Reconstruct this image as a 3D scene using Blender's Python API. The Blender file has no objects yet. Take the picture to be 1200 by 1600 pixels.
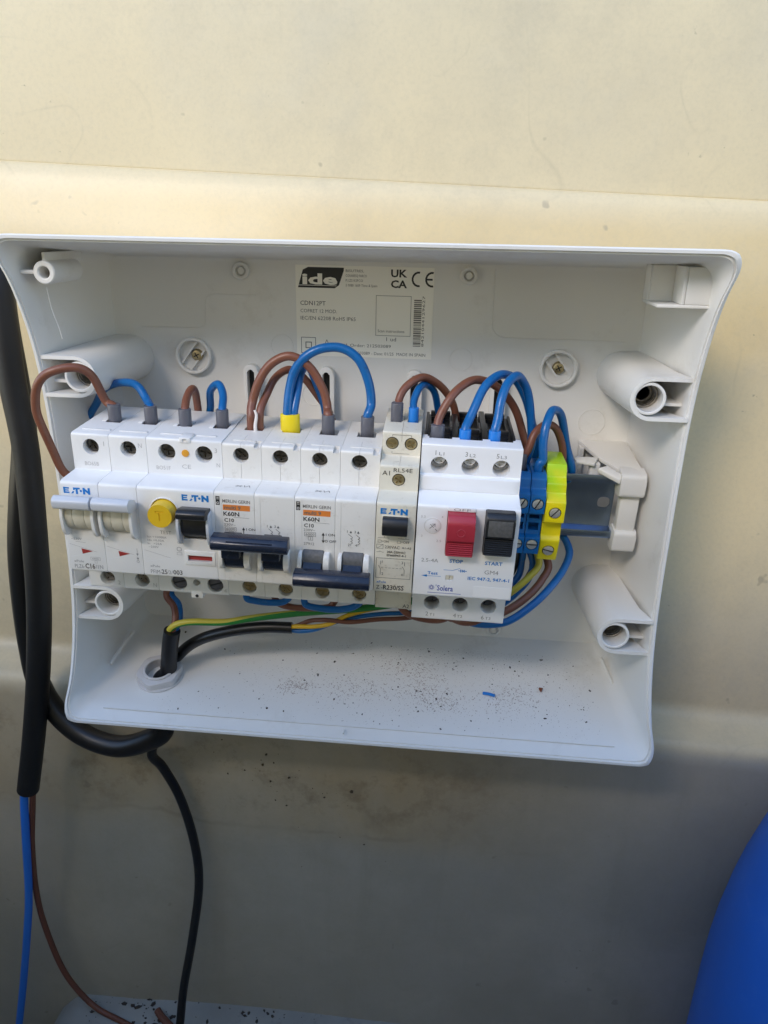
import bpy, bmesh, math, random
from mathutils import Matrix, Vector
random.seed(7)
SC = bpy.context.scene
COL = SC.collection

# ------------------------------------------------------------------ camera
cam_d = bpy.data.cameras.new('camera')
cam = bpy.data.objects.new('camera', cam_d)
COL.objects.link(cam)
cam_d.sensor_fit = 'VERTICAL'
cam_d.sensor_height = 36.0
cam_d.sensor_width = 27.0
cam_d.lens = 26.31
cam_d.clip_start = 0.01
cam_d.clip_end = 60.0
cam.matrix_world = Matrix(((0.995192, -0.052013, 0.082988, 0.17460),
                           (0.096078, 0.353974, -0.930307, -0.36519),
                           (0.019013, 0.933808, 0.357270, 0.13173),
                           (0, 0, 0, 1)))
SC.camera = cam

# ------------------------------------------------------------------ light: open shade, soft day light from the upper front
SUN_EL, SUN_AZ = 37.0, -30.0          # degrees; azimuth measured from straight in front of the box, minus = from the left
w = bpy.data.worlds.new('World')
SC.world = w
w.use_nodes = True
nt = w.node_tree
bg = nt.nodes['Background']
sky = nt.nodes.new('ShaderNodeTexSky')
sky.sky_type = 'NISHITA'
sky.sun_disc = False
sky.sun_elevation = math.radians(SUN_EL)
sky.sun_rotation = math.radians(180 - SUN_AZ)
sky.altitude = 100
sky.air_density = 1.0
sky.ozone_density = 1.5
sky.dust_density = 0.2
nt.links.new(sky.outputs['Color'], bg.inputs['Color'])
bg.inputs['Strength'].default_value = 0.15
sd = bpy.data.lights.new('sun', 'SUN')
sun = bpy.data.objects.new('sun', sd)
COL.objects.link(sun)
sd.energy = 0.70
sd.angle = math.radians(18)
sd.color = (1.0, 0.87, 0.72)
el, az = math.radians(SUN_EL), math.radians(SUN_AZ)
sdir = Vector((math.sin(az) * math.cos(el), -math.cos(az) * math.cos(el), math.sin(el)))   # towards the sun
sun.rotation_euler = (-sdir).to_track_quat('-Z', 'Y').to_euler()
sun.location = sdir * 3

SC.view_settings.view_transform = 'Standard'
SC.view_settings.look = 'None'
SC.view_settings.exposure = 1.52
SC.view_settings.gamma = 1.0
SC.view_settings.use_curve_mapping = False

# ------------------------------------------------------------------ materials
def mat(name, col, rough=0.45, metal=0.0, vary=0.0, vscale=60, bump=0.0, bscale=300, dirt=0.0, dscale=90, dcol=(0.10, 0.085, 0.06), spec=0.5, sss=0.0, coat=0.0):
    m = bpy.data.materials.new(name)
    m.use_nodes = True
    n, l = m.node_tree.nodes, m.node_tree.links
    b = n['Principled BSDF']
    b.inputs['Roughness'].default_value = rough
    b.inputs['Metallic'].default_value = metal
    b.inputs['Specular IOR Level'].default_value = spec
    if coat: b.inputs['Coat Weight'].default_value = coat
    if sss:
        b.inputs['Subsurface Weight'].default_value = sss
        b.inputs['Subsurface Radius'].default_value = (0.003, 0.002, 0.0012)
    tc = n.new('ShaderNodeTexCoord')
    src = None
    if vary:
        t = n.new('ShaderNodeTexNoise'); t.inputs['Scale'].default_value = vscale; t.inputs['Detail'].default_value = 6
        l.new(tc.outputs['Object'], t.inputs['Vector'])
        r = n.new('ShaderNodeMix'); r.data_type = 'RGBA'
        r.inputs[6].default_value = (*[c * (1 - vary) for c in col], 1)
        r.inputs[7].default_value = (*[min(1, c * (1 + vary)) for c in col], 1)
        l.new(t.outputs['Fac'], r.inputs[0])
        src = r.outputs[2]
    if dirt:
        t = n.new('ShaderNodeTexNoise'); t.inputs['Scale'].default_value = dscale; t.inputs['Detail'].default_value = 9; t.inputs['Roughness'].default_value = 0.75
        l.new(tc.outputs['Object'], t.inputs['Vector'])
        cr = n.new('ShaderNodeValToRGB')
        cr.color_ramp.elements[0].position = 0.56; cr.color_ramp.elements[0].color = (0, 0, 0, 1)
        cr.color_ramp.elements[1].position = 0.80; cr.color_ramp.elements[1].color = (dirt, dirt, dirt, 1)
        l.new(t.outputs['Fac'], cr.inputs[0])
        r = n.new('ShaderNodeMix'); r.data_type = 'RGBA'
        l.new(cr.outputs['Color'], r.inputs[0])
        if src: l.new(src, r.inputs[6])
        else: r.inputs[6].default_value = (*col, 1)
        r.inputs[7].default_value = (*dcol, 1)
        src = r.outputs[2]
    if src: l.new(src, b.inputs['Base Color'])
    else: b.inputs['Base Color'].default_value = (*col, 1)
    if bump:
        t = n.new('ShaderNodeTexNoise'); t.inputs['Scale'].default_value = bscale; t.inputs['Detail'].default_value = 4
        l.new(tc.outputs['Object'], t.inputs['Vector'])
        bp = n.new('ShaderNodeBump'); bp.inputs['Strength'].default_value = bump; bp.inputs['Distance'].default_value = 0.0004
        l.new(t.outputs['Fac'], bp.inputs['Height'])
        l.new(bp.outputs['Normal'], b.inputs['Normal'])
    return m

M = {}
M['box'] = mat('box_plastic', (0.76, 0.75, 0.72), 0.33, vary=0.03, vscale=25, bump=0.10, bscale=900, dirt=0.45, dscale=22, dcol=(0.42, 0.38, 0.31))
M['white'] = mat('white_plastic', (0.82, 0.81, 0.79), 0.36, vary=0.025, vscale=90, bump=0.06, bscale=2500, dirt=0.12, dscale=140, dcol=(0.4, 0.36, 0.28))
M['white2'] = mat('aged_white_plastic', (0.79, 0.765, 0.715), 0.42, vary=0.03, vscale=90, bump=0.08, bscale=2500, dirt=0.55, dscale=170, dcol=(0.36, 0.31, 0.22))
M['yellowed'] = mat('yellowed_plastic', (0.72, 0.675, 0.56), 0.45, vary=0.06, vscale=120, bump=0.08, bscale=2500, dirt=0.65, dscale=260, dcol=(0.26, 0.20, 0.12))
M['cool'] = mat('clean_white_plastic', (0.85, 0.85, 0.855), 0.33, vary=0.02, vscale=60, bump=0.05, bscale=3000)
M['cream'] = mat('cream_plastic', (0.70, 0.66, 0.54), 0.4, vary=0.03, bump=0.05, bscale=2500)
M['grey_lever'] = mat('pale_grey_plastic', (0.60, 0.62, 0.66), 0.35, vary=0.02, bump=0.05, bscale=2500)
M['holder'] = mat('light_grey_plastic', (0.70, 0.69, 0.665), 0.42, vary=0.04, bump=0.12, bscale=1500)
M['black'] = mat('black_plastic', (0.016, 0.017, 0.020), 0.32, vary=0.3, vscale=200, bump=0.10, bscale=1800, dirt=0.10, dscale=400, dcol=(0.25, 0.24, 0.22))
M['black_sky_tint'] = mat('black_plastic_sky_tint', (0.012, 0.018, 0.036), 0.24, vary=0.25, vscale=150, bump=0.10, bscale=1800, dirt=0.16, dscale=350, dcol=(0.35, 0.35, 0.35))  # black plastic, its sky reflection painted in as a blue tint
M['worn'] = mat('worn_grey_plastic', (0.10, 0.10, 0.10), 0.45, vary=0.5, vscale=700, bump=0.25, bscale=2500)
M['hole'] = mat('recess_shade', (0.02, 0.02, 0.02), 0.6)  # near-black paints the shade inside holes, slots and recesses
M['steel'] = mat('zinc_steel_sky_tint', (0.27, 0.34, 0.46), 0.30, 1.0, vary=0.12, vscale=80, bump=0.08, bscale=1200)  # blue of the reflected sky is put into the base colour
M['brass'] = mat('yellowed_screw_metal', (0.50, 0.41, 0.24), 0.34, 1.0, vary=0.35, vscale=500, bump=0.3, bscale=1500)
M['screw'] = mat('dull_screw_metal', (0.34, 0.31, 0.27), 0.38, 1.0, vary=0.4, vscale=600, bump=0.3, bscale=1500)
M['screw_dark'] = mat('dark_screw_metal', (0.11, 0.10, 0.085), 0.35, 1.0, vary=0.4, vscale=600, bump=0.3, bscale=1500)
M['chrome'] = mat('bright_screw_metal', (0.75, 0.74, 0.70), 0.30, 0.75, vary=0.2, vscale=400, bump=0.15, bscale=1500)
M['yellow_btn'] = mat('yellow_button', (0.78, 0.50, 0.02), 0.38, vary=0.04)
M['orange_dot'] = mat('orange_plug', (0.72, 0.33, 0.03), 0.4)
M['red_btn'] = mat('red_button', (0.40, 0.030, 0.050), 0.36, vary=0.05, vscale=100, bump=0.05, bscale=2500)
M['red_flag'] = mat('red_indicator', (0.36, 0.04, 0.035), 0.4, vary=0.1)
M['tblue'] = mat('blue_terminal_plastic', (0.006, 0.13, 0.36), 0.35, vary=0.1, bump=0.06, bscale=2500)
M['wblue'] = mat('blue_wire', (0.002, 0.115, 0.36), 0.30, vary=0.18, vscale=130, bump=0.15, bscale=600, dirt=0.35, dscale=420, dcol=(0.25, 0.35, 0.42))
M['wblue_scuffed'] = mat('scuffed_blue_wire', (0.002, 0.11, 0.34), 0.30, vary=0.3, vscale=160, bump=0.3, bscale=500, dirt=0.9, dscale=260, dcol=(0.02, 0.03, 0.06))
M['wblue2'] = mat('bright_blue_wire', (0.02, 0.19, 0.72), 0.45, vary=0.05)
M['wbrown'] = mat('brown_wire', (0.195, 0.072, 0.042), 0.40, vary=0.16, vscale=120, bump=0.25, bscale=500, dirt=0.3, dscale=300, dcol=(0.34, 0.19, 0.14))
M['wbrown2'] = mat('rust_brown_wire', (0.16, 0.055, 0.030), 0.5, vary=0.12, vscale=60, bump=0.1, bscale=800)
M['wgreen'] = mat('green_stripe', (0.02, 0.22, 0.035), 0.45, vary=0.1)
M['wyellow'] = mat('yellow_stripe', (0.52, 0.44, 0.05), 0.45, vary=0.1)
M['wamber'] = mat('amber_wire', (0.66, 0.40, 0.015), 0.45, vary=0.08)
M['ferrule'] = mat('grey_ferrule', (0.105, 0.105, 0.125), 0.42, vary=0.08, bump=0.05)
M['ferrule_blue'] = mat('blue_ferrule', (0.01, 0.19, 0.62), 0.42, vary=0.05)
M['ferrule_yellow'] = mat('yellow_ferrule', (0.80, 0.62, 0.01), 0.42, vary=0.04)
M['white_bit'] = mat('white_sliver', (0.8, 0.74, 0.70), 0.5)
M['cable'] = mat('black_rubber', (0.006, 0.006, 0.007), 0.50, vary=0.35, vscale=45, bump=0.35, bscale=260, dirt=0.10, dscale=120, dcol=(0.12, 0.115, 0.11))
M['cable2'] = mat('black_sheath', (0.006, 0.006, 0.007), 0.36, vary=0.25, vscale=60, bump=0.10, bscale=400)
M['gland'] = mat('grey_nylon', (0.60, 0.585, 0.58), 0.4, vary=0.03, bump=0.08, bscale=1800)
M['label'] = mat('label_paper', (0.90, 0.875, 0.80), 0.33, vary=0.03, vscale=30, bump=0.06, bscale=60)
M['ink'] = mat('black_ink', (0.025, 0.025, 0.025), 0.5)
M['ink_soft'] = mat('worn_black_ink', (0.16, 0.15, 0.14), 0.5, vary=0.5, vscale=500)
M['ink_grey'] = mat('grey_ink', (0.30, 0.30, 0.31), 0.5)
M['ink_pale'] = mat('pale_moulded_mark', (0.50, 0.49, 0.48), 0.5)
M['ink_white'] = mat('white_print', (0.85, 0.85, 0.85), 0.4)
M['ink_blue'] = mat('blue_ink', (0.005, 0.19, 0.55), 0.45)
M['ink_logo'] = mat('dark_blue_ink', (0.02, 0.05, 0.36), 0.45)
M['ink_orange'] = mat('orange_ink', (0.78, 0.24, 0.045), 0.5, vary=0.08, vscale=300)
M['speck'] = mat('dark_debris', (0.045, 0.034, 0.026), 0.8, vary=0.5, vscale=300)
M['crumb'] = mat('brown_crumb', (0.20, 0.06, 0.03), 0.8, vary=0.3, vscale=400)
M['tank'] = mat('blue_tank_plastic', (0.014, 0.14, 0.62), 0.45, vary=0.25, vscale=14, bump=0.2, bscale=120, dirt=0.55, dscale=28, dcol=(0.09, 0.25, 0.66))
M['patch'] = mat('white_sticker', (0.84, 0.84, 0.83), 0.4)

def two_tone():
    """yellow terminal plastic with green marbling"""
    m = mat('green_yellow_plastic', (0.72, 0.66, 0.01), 0.36)
    n, l = m.node_tree.nodes, m.node_tree.links
    b = n['Principled BSDF']
    tc = n.new('ShaderNodeTexCoord')
    t = n.new('ShaderNodeTexNoise'); t.inputs['Scale'].default_value = 70; t.inputs['Detail'].default_value = 3
    l.new(tc.outputs['Object'], t.inputs['Vector'])
    sx = n.new('ShaderNodeSeparateXYZ'); l.new(tc.outputs['Object'], sx.inputs[0])
    ad = n.new('ShaderNodeMath'); ad.operation = 'MULTIPLY_ADD'; ad.inputs[1].default_value = 22; ad.inputs[2].default_value = -0.17
    l.new(sx.outputs['Z'], ad.inputs[0])
    a2 = n.new('ShaderNodeMath'); a2.operation = 'ADD'
    l.new(ad.outputs[0], a2.inputs[0]); l.new(t.outputs['Fac'], a2.inputs[1])
    cr = n.new('ShaderNodeValToRGB')
    cr.color_ramp.elements[0].position = 0.55; cr.color_ramp.elements[0].color = (0.80, 0.66, 0.006, 1)
    cr.color_ramp.elements[1].position = 0.95; cr.color_ramp.elements[1].color = (0.42, 0.68, 0.012, 1)
    l.new(a2.outputs[0], cr.inputs[0]); l.new(cr.outputs['Color'], b.inputs['Base Color'])
    return m
M['gyblock'] = two_tone()

def wall_material():
    m = bpy.data.materials.new('aged_fibreglass')
    m.use_nodes = True
    n, l = m.node_tree.nodes, m.node_tree.links
    b = n['Principled BSDF']
    tc = n.new('ShaderNodeTexCoord')
    def noise(scale, detail=6, rough=0.6, vec=None):
        t = n.new('ShaderNodeTexNoise'); t.inputs['Scale'].default_value = scale; t.inputs['Detail'].default_value = detail; t.inputs['Roughness'].default_value = rough
        l.new(vec or tc.outputs['Object'], t.inputs['Vector'])
        return t.outputs['Fac']
    def ramp(s, p0, p1, c0=(0, 0, 0, 1), c1=(1, 1, 1, 1)):
        r = n.new('ShaderNodeValToRGB')
        r.color_ramp.elements[0].position = p0; r.color_ramp.elements[0].color = c0
        r.color_ramp.elements[1].position = p1; r.color_ramp.elements[1].color = c1
        l.new(s, r.inputs[0]); return r.outputs['Color']
    def mix(f, a, c, mode='MIX'):
        x = n.new('ShaderNodeMix'); x.data_type = 'RGBA'; x.blend_type = mode
        if isinstance(f, float): x.inputs[0].default_value = f
        else: l.new(f, x.inputs[0])
        for i, v in ((6, a), (7, c)):
            if isinstance(v, tuple): x.inputs[i].default_value = (*v, 1)
            else: l.new(v, x.inputs[i])
        return x.outputs[2]
    def math_(op, a, c):
        x = n.new('ShaderNodeMath'); x.operation = op; x.use_clamp = True
        for i, v in enumerate((a, c)):
            if isinstance(v, float): x.inputs[i].default_value = v
            else: l.new(v, x.inputs[i])
        return x.outputs[0]
    base = mix(noise(5, 5), (0.64, 0.525, 0.315), (0.70, 0.585, 0.37))
    # yellow resin shows along the moulded band above the box, and below it
    sx = n.new('ShaderNodeSeparateXYZ'); l.new(tc.outputs['Object'], sx.inputs[0])
    def zband(z0, z1, soft):
        a = n.new('ShaderNodeMapRange'); a.interpolation_type = 'SMOOTHSTEP'
        a.inputs['From Min'].default_value = z0 - soft; a.inputs['From Max'].default_value = z0 + soft
        l.new(sx.outputs['Z'], a.inputs['Value'])
        c = n.new('ShaderNodeMapRange'); c.interpolation_type = 'SMOOTHSTEP'
        c.inputs['From Min'].default_value = z1 + soft; c.inputs['From Max'].default_value = z1 - soft
        l.new(sx.outputs['Z'], c.inputs['Value'])
        return math_('MULTIPLY', a.outputs[0], c.outputs[0])
    def ramp_up(z0, z1):
        a = n.new('ShaderNodeMapRange'); a.interpolation_type = 'SMOOTHSTEP'
        a.inputs['From Min'].default_value = z0; a.inputs['From Max'].default_value = z1
        l.new(sx.outputs['Z'], a.inputs['Value']); return a.outputs[0]
    yb = math_('MULTIPLY', math_('MULTIPLY', zband(0.0, 0.150, 0.010), ramp_up(0.03, 0.13)), ramp(noise(4.5, 4), 0.12, 0.52))
    base = mix(math_('MULTIPLY', yb, 0.8), base, (0.585, 0.43, 0.19))
    # brown tide mark on the lower wall, broken lower edge
    tide = n.new('ShaderNodeMath'); tide.operation = 'MULTIPLY_ADD'; tide.inputs[1].default_value = 0.05; 
    l.new(noise(9, 5), tide.inputs[0]); l.new(sx.outputs['Z'], tide.inputs[2])
    tr = ramp(tide.outputs[0], 0.0, 1.0)
    mr = n.new('ShaderNodeMapRange'); mr.interpolation_type = 'SMOOTHSTEP'
    mr.inputs['From Min'].default_value = -0.236; mr.inputs['From Max'].default_value = -0.206
    l.new(tide.outputs[0], mr.inputs['Value'])
    low = zband(-0.9, -0.148, 0.004)
    xf = n.new('ShaderNodeMapRange'); xf.interpolation_type = 'SMOOTHSTEP'     # the stain dies out towards the right
    xf.inputs['From Min'].default_value = 0.17; xf.inputs['From Max'].default_value = 0.0
    l.new(sx.outputs['X'], xf.inputs['Value'])
    lowcol = mix(math_('MULTIPLY', mr.outputs[0], xf.outputs[0]), (0.45, 0.42, 0.345), (0.47, 0.36, 0.20))
    lowcol = mix(ramp(noise(16, 6), 0.35, 0.75), lowcol, mix(0.5, lowcol, (0.30, 0.27, 0.20)))
    lowcol = mix(math_('MULTIPLY', ramp(noise(6.0, 5, 0.65), 0.50, 0.70), 0.55), lowcol, (0.58, 0.55, 0.46))
    lowcol = mix(math_('MULTIPLY', ramp(noise(5.0, 5, 0.7), 0.30, 0.48, (1, 1, 1, 1), (0, 0, 0, 1)), 0.5), lowcol, (0.25, 0.235, 0.19))
    mps = n.new('ShaderNodeMapping'); mps.inputs['Scale'].default_value = (60, 60, 5); l.new(tc.outputs['Object'], mps.inputs['Vector'])
    lowcol = mix(math_('MULTIPLY', ramp(noise(1.0, 4, 0.6, mps.outputs[0]), 0.52, 0.72), 0.28), lowcol, (0.28, 0.25, 0.19))
    tl = n.new('ShaderNodeMapRange'); tl.interpolation_type = 'SMOOTHSTEP'
    tl.inputs['From Min'].default_value = 0.0035; tl.inputs['From Max'].default_value = 0.0
    tsub = n.new('ShaderNodeMath'); tsub.operation = 'ADD'; l.new(tide.outputs[0], tsub.inputs[0]); tsub.inputs[1].default_value = 0.215
    tabs = n.new('ShaderNodeMath'); tabs.operation = 'ABSOLUTE'; l.new(tsub.outputs[0], tabs.inputs[0]); l.new(tabs.outputs[0], tl.inputs['Value'])
    lowcol = mix(math_('MULTIPLY', tl.outputs[0], math_('MULTIPLY', math_('MULTIPLY', ramp(noise(14, 3), 0.42, 0.6), 0.6), xf.outputs[0])), lowcol, (0.20, 0.15, 0.09))
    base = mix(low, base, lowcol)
    # grime clouds and small smudges
    g = math_('MULTIPLY', ramp(noise(3.2, 4), 0.40, 0.66), ramp(noise(40, 9, 0.78), 0.42, 0.70))
    base = mix(math_('MULTIPLY', g, 0.45), base, (0.29, 0.25, 0.18))
    sp = ramp(noise(260, 3, 0.5), 0.715, 0.76)
    sp2 = math_('MULTIPLY', sp, ramp(noise(11, 3), 0.50, 0.62))
    base = mix(math_('MULTIPLY', sp2, 0.55), base, (0.10, 0.08, 0.055))
    # fine scratches: stretched noise
    mp = n.new('ShaderNodeMapping'); mp.inputs['Rotation'].default_value = (0, 0.5, 0); mp.inputs['Scale'].default_value = (25, 25, 420)
    l.new(tc.outputs['Object'], mp.inputs['Vector'])
    scr = math_('MULTIPLY', ramp(noise(1.0, 3, 0.6, mp.outputs[0]), 0.66, 0.74), ramp(noise(6, 3), 0.52, 0.66))
    base = mix(math_('MULTIPLY', scr, 0.30), base, (0.36, 0.32, 0.25))
    # grey weathering film, uneven patches and thin curved scuff marks
    film = ramp(noise(2.3, 6, 0.62), 0.42, 0.66)
    base = mix(math_('MULTIPLY', film, 0.55), base, (0.40, 0.36, 0.26))
    blot = ramp(noise(9, 7, 0.7), 0.50, 0.72)
    base = mix(math_('MULTIPLY', blot, 0.22), base, (0.66, 0.60, 0.46))
    def scuffs(sc, wdt, mlo, mhi, amt, b0, seed):
        mp_ = n.new('ShaderNodeMapping'); mp_.inputs['Location'].default_value = (seed, seed * 1.7, seed * 0.6)
        l.new(tc.outputs['Object'], mp_.inputs['Vector'])
        f = noise(sc, 1.5, 0.5, mp_.outputs[0])
        a_ = n.new('ShaderNodeMath'); a_.operation = 'SUBTRACT'; l.new(f, a_.inputs[0]); a_.inputs[1].default_value = 0.5
        b_ = n.new('ShaderNodeMath'); b_.operation = 'ABSOLUTE'; l.new(a_.outputs[0], b_.inputs[0])
        ln = ramp(b_.outputs[0], 0.0, wdt, (1, 1, 1, 1), (0, 0, 0, 1))
        k_ = math_('MULTIPLY', ln, ramp(noise(sc * 2.1, 3, 0.5, mp_.outputs[0]), mlo, mhi))
        return mix(math_('MULTIPLY', k_, amt), b0, (0.26, 0.225, 0.16))
    base = scuffs(7.0, 0.0035, 0.55, 0.68, 0.15, base, 0.37)
    base = scuffs(13.0, 0.006, 0.56, 0.68, 0.14, base, 1.91)
    sm = math_('MULTIPLY', ramp(noise(22, 7, 0.7), 0.56, 0.74), ramp(noise(4.5, 3), 0.42, 0.62))
    base = mix(math_('MULTIPLY', sm, 0.34), base, (0.40, 0.36, 0.27))
    dt = ramp(noise(75, 2, 0.5), 0.735, 0.775)
    base = mix(math_('MULTIPLY', dt, 0.45), base, (0.22, 0.19, 0.14))
    base = mix(math_('MULTIPLY', ramp(noise(420, 4, 0.7), 0.45, 0.75), 0.16), base, (0.34, 0.30, 0.22))
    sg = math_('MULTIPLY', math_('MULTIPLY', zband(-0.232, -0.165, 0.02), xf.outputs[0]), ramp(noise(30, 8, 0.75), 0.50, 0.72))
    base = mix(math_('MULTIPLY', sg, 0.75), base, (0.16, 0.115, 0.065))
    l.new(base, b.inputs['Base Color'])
    rr = ramp(noise(8, 4), 0.3, 0.7, (0.42, 0.42, 0.42, 1), (0.58, 0.58, 0.58, 1))
    rr2 = mix(zband(0.10, 0.1545, 0.004), rr, (0.40, 0.40, 0.40))
    l.new(rr2, b.inputs['Roughness'])
    bp = n.new('ShaderNodeBump'); bp.inputs['Strength'].default_value = 0.35; bp.inputs['Distance'].default_value = 0.0012
    hm = mix(0.35, noise(14, 5), mix(0.4, noise(90, 4), noise(650, 3)))
    l.new(hm, bp.inputs['Height']); l.new(bp.outputs['Normal'], b.inputs['Normal'])
    return m
M['wall'] = wall_material()
M['floor'] = mat('pale_dirty_floor', (0.33, 0.32, 0.285), 0.8, vary=0.35, vscale=20, bump=0.5, bscale=90, dirt=0.8, dscale=60, dcol=(0.08, 0.075, 0.075))

# ------------------------------------------------------------------ mesh helpers: millimetres, (x right, d towards viewer, z up)
def V(p): return Vector((p[0] * 0.001, -p[1] * 0.001, p[2] * 0.001))

class MB:
    def __init__(s): s.bm = bmesh.new()
    def poly(s, pts, flip=False):
        vs = [s.bm.verts.new(V(p)) for p in pts]
        return s.bm.faces.new(vs)
    def loft(s, rings, cap0=True, cap1=True, closed=True):
        R = [[s.bm.verts.new(V(p)) for p in r] for r in rings]
        n = len(R[0]); fs = []
        for a, b in zip(R[:-1], R[1:]):
            for i in range(n if closed else n - 1):
                j = (i + 1) % n
                fs.append(s.bm.faces.new((a[i], a[j], b[j], b[i])))
        if cap0: fs.append(s.bm.faces.new(R[0][::-1]))
        if cap1: fs.append(s.bm.faces.new(R[-1]))
        return R, fs
    def _bev(s, rings, bev, seg, side=True):
        R, fs = s.loft(rings)
        if bev:
            es = set()
            for f in (fs[-1], fs[-2]): es.update(f.edges)
            if side:
                n = len(R[0])
                for a, b in zip(R[:-1], R[1:]):
                    for i in range(n):
                        e = s.bm.edges.get((a[i], b[i]))
                        if e: es.add(e)
            bmesh.ops.bevel(s.bm, geom=list(es), offset=bev * 0.001, segments=seg, affect='EDGES', profile=0.5, clamp_overlap=True)
    def box(s, x0, x1, d0, d1, z0, z1, bev=0, seg=2):
        r = lambda d: [(x0, d, z0), (x1, d, z0), (x1, d, z1), (x0, d, z1)]
        s._bev([r(d0), r(d1)], bev, seg)
    def prism_x(s, prof, x0, x1, bev=0, seg=2):
        s._bev([[(x, a, b) for a, b in prof] for x in (x0, x1)], bev, seg, side=False)
    def prism_d(s, prof, d0, d1, bev=0, seg=2):
        s._bev([[(a, d, b) for a, b in prof] for d in (d0, d1)], bev, seg, side=False)
    def prism_z(s, prof, z0, z1, bev=0, seg=2):
        s._bev([[(a, b, z) for a, b in prof] for z in (z0, z1)], bev, seg, side=False)
    def cyl(s, c, axis, r, h, n=24, r2=None, bev=0, seg=2):
        r2 = r if r2 is None else r2
        def ring(rr, t):
            o = []
            for i in range(n):
                a = 2 * math.pi * (i + 0.5) / n; u, v = rr * math.cos(a), rr * math.sin(a)
                o.append({'d': (c[0] + u, c[1] + t, c[2] + v), 'x': (c[0] + t, c[1] + u, c[2] + v), 'z': (c[0] + u, c[1] + v, c[2] + t)}[axis])
            return o
        s._bev([ring(r, 0), ring(r2, h)], bev, seg, side=False)
    def ring(s, c, axis, r_in, r_out, h, n=28, ch=0.3):
        """annulus with softened front edge; starts at c and grows h along axis"""
        sg = 1 if h > 0 else -1
        prof = [(r_in, 0), (r_in, h - sg * ch), (r_in + ch, h), (r_out - ch, h), (r_out, h - sg * ch), (r_out, 0)]
        rows = []
        for rr, t in prof:
            o = []
            for i in range(n):
                a = 2 * math.pi * i / n; u, v = rr * math.cos(a), rr * math.sin(a)
                o.append({'d': (c[0] + u, c[1] + t, c[2] + v), 'x': (c[0] + t, c[1] + u, c[2] + v), 'z': (c[0] + u, c[1] + v, c[2] + t)}[axis])
            rows.append(o)
        rows.append(rows[0])
        R = [[s.bm.verts.new(V(p)) for p in r] for r in rows[:-1]]
        R.append(R[0])
        for a, b in zip(R[:-1], R[1:]):
            for i in range(n):
                s.bm.faces.new((a[i], a[(i + 1) % n], b[(i + 1) % n], b[i]))
    def tube(s, pts, r, n=12, cap=True, twist=0.0, idx=None, r_fn=None):
        P = [Vector(p) for p in pts]
        T = [(P[min(i + 1, len(P) - 1)] - P[max(i - 1, 0)]).normalized() for i in range(len(P))]
        N = T[0].orthogonal().normalized()
        rings = []
        for i, p in enumerate(P):
            N = (N - T[i] * N.dot(T[i])).normalized(); B = T[i].cross(N)
            rr = r_fn(i / (len(P) - 1)) * r if r_fn else r
            rings.append([tuple(p + rr * (math.cos(2 * math.pi * k / n + twist * i) * N + math.sin(2 * math.pi * k / n + twist * i) * B)) for k in range(n)])
        R, fs = s.loft(rings, cap, cap)
        if idx:
            for q, f in enumerate(fs[:n * (len(P) - 1)]): f.material_index = idx[q % n]
    def build(s, name, material, parent=None, ang=35, smooth=True, recalc=True):
        if recalc: bmesh.ops.recalc_face_normals(s.bm, faces=s.bm.faces[:])
        me = bpy.data.meshes.new(name)
        s.bm.to_mesh(me); s.bm.free()
        for m_ in (material if isinstance(material, (list, tuple)) else [material]): me.materials.append(m_)
        if smooth:
            me.shade_smooth()
            me.set_sharp_from_angle(angle=math.radians(ang))
        o = bpy.data.objects.new(name, me)
        COL.objects.link(o)
        if parent: o.parent = parent
        return o

def cut(o, cutter):
    """boolean difference applied for good"""
    c = cutter.build('cutter', M['hole'])
    c.parent = o.parent
    md = o.modifiers.new('b', 'BOOLEAN'); md.operation = 'DIFFERENCE'; md.solver = 'EXACT'; md.use_self = True; md.object = c
    dg = bpy.context.evaluated_depsgraph_get(); dg.update()
    me = bpy.data.meshes.new_from_object(o.evaluated_get(dg), depsgraph=dg)
    o.modifiers.clear(); old = o.data; o.data = me; me.name = o.name
    bpy.data.meshes.remove(old); m2 = c.data; bpy.data.objects.remove(c); bpy.data.meshes.remove(m2)
    while len(me.materials) > 1: me.materials.pop()
    me.shade_smooth(); me.set_sharp_from_angle(angle=math.radians(32))
    return o

def fillet(pts, rad, n=4):
    """round the corners of a 2-D polygon; rad = number or list"""
    out = []; k = len(pts)
    for i, p in enumerate(pts):
        r = rad[i] if isinstance(rad, (list, tuple)) else rad
        if r <= 0: out.append(tuple(p)); continue
        p = Vector(p); a = Vector(pts[i - 1]) - p; b = Vector(pts[(i + 1) % k]) - p
        t = min(r, a.length * 0.49, b.length * 0.49)
        A, B = p + a.normalized() * t, p + b.normalized() * t
        for j in range(n + 1):
            u = j / n
            out.append(tuple((1 - u) ** 2 * A + 2 * u * (1 - u) * p + u * u * B))
    return out

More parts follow.
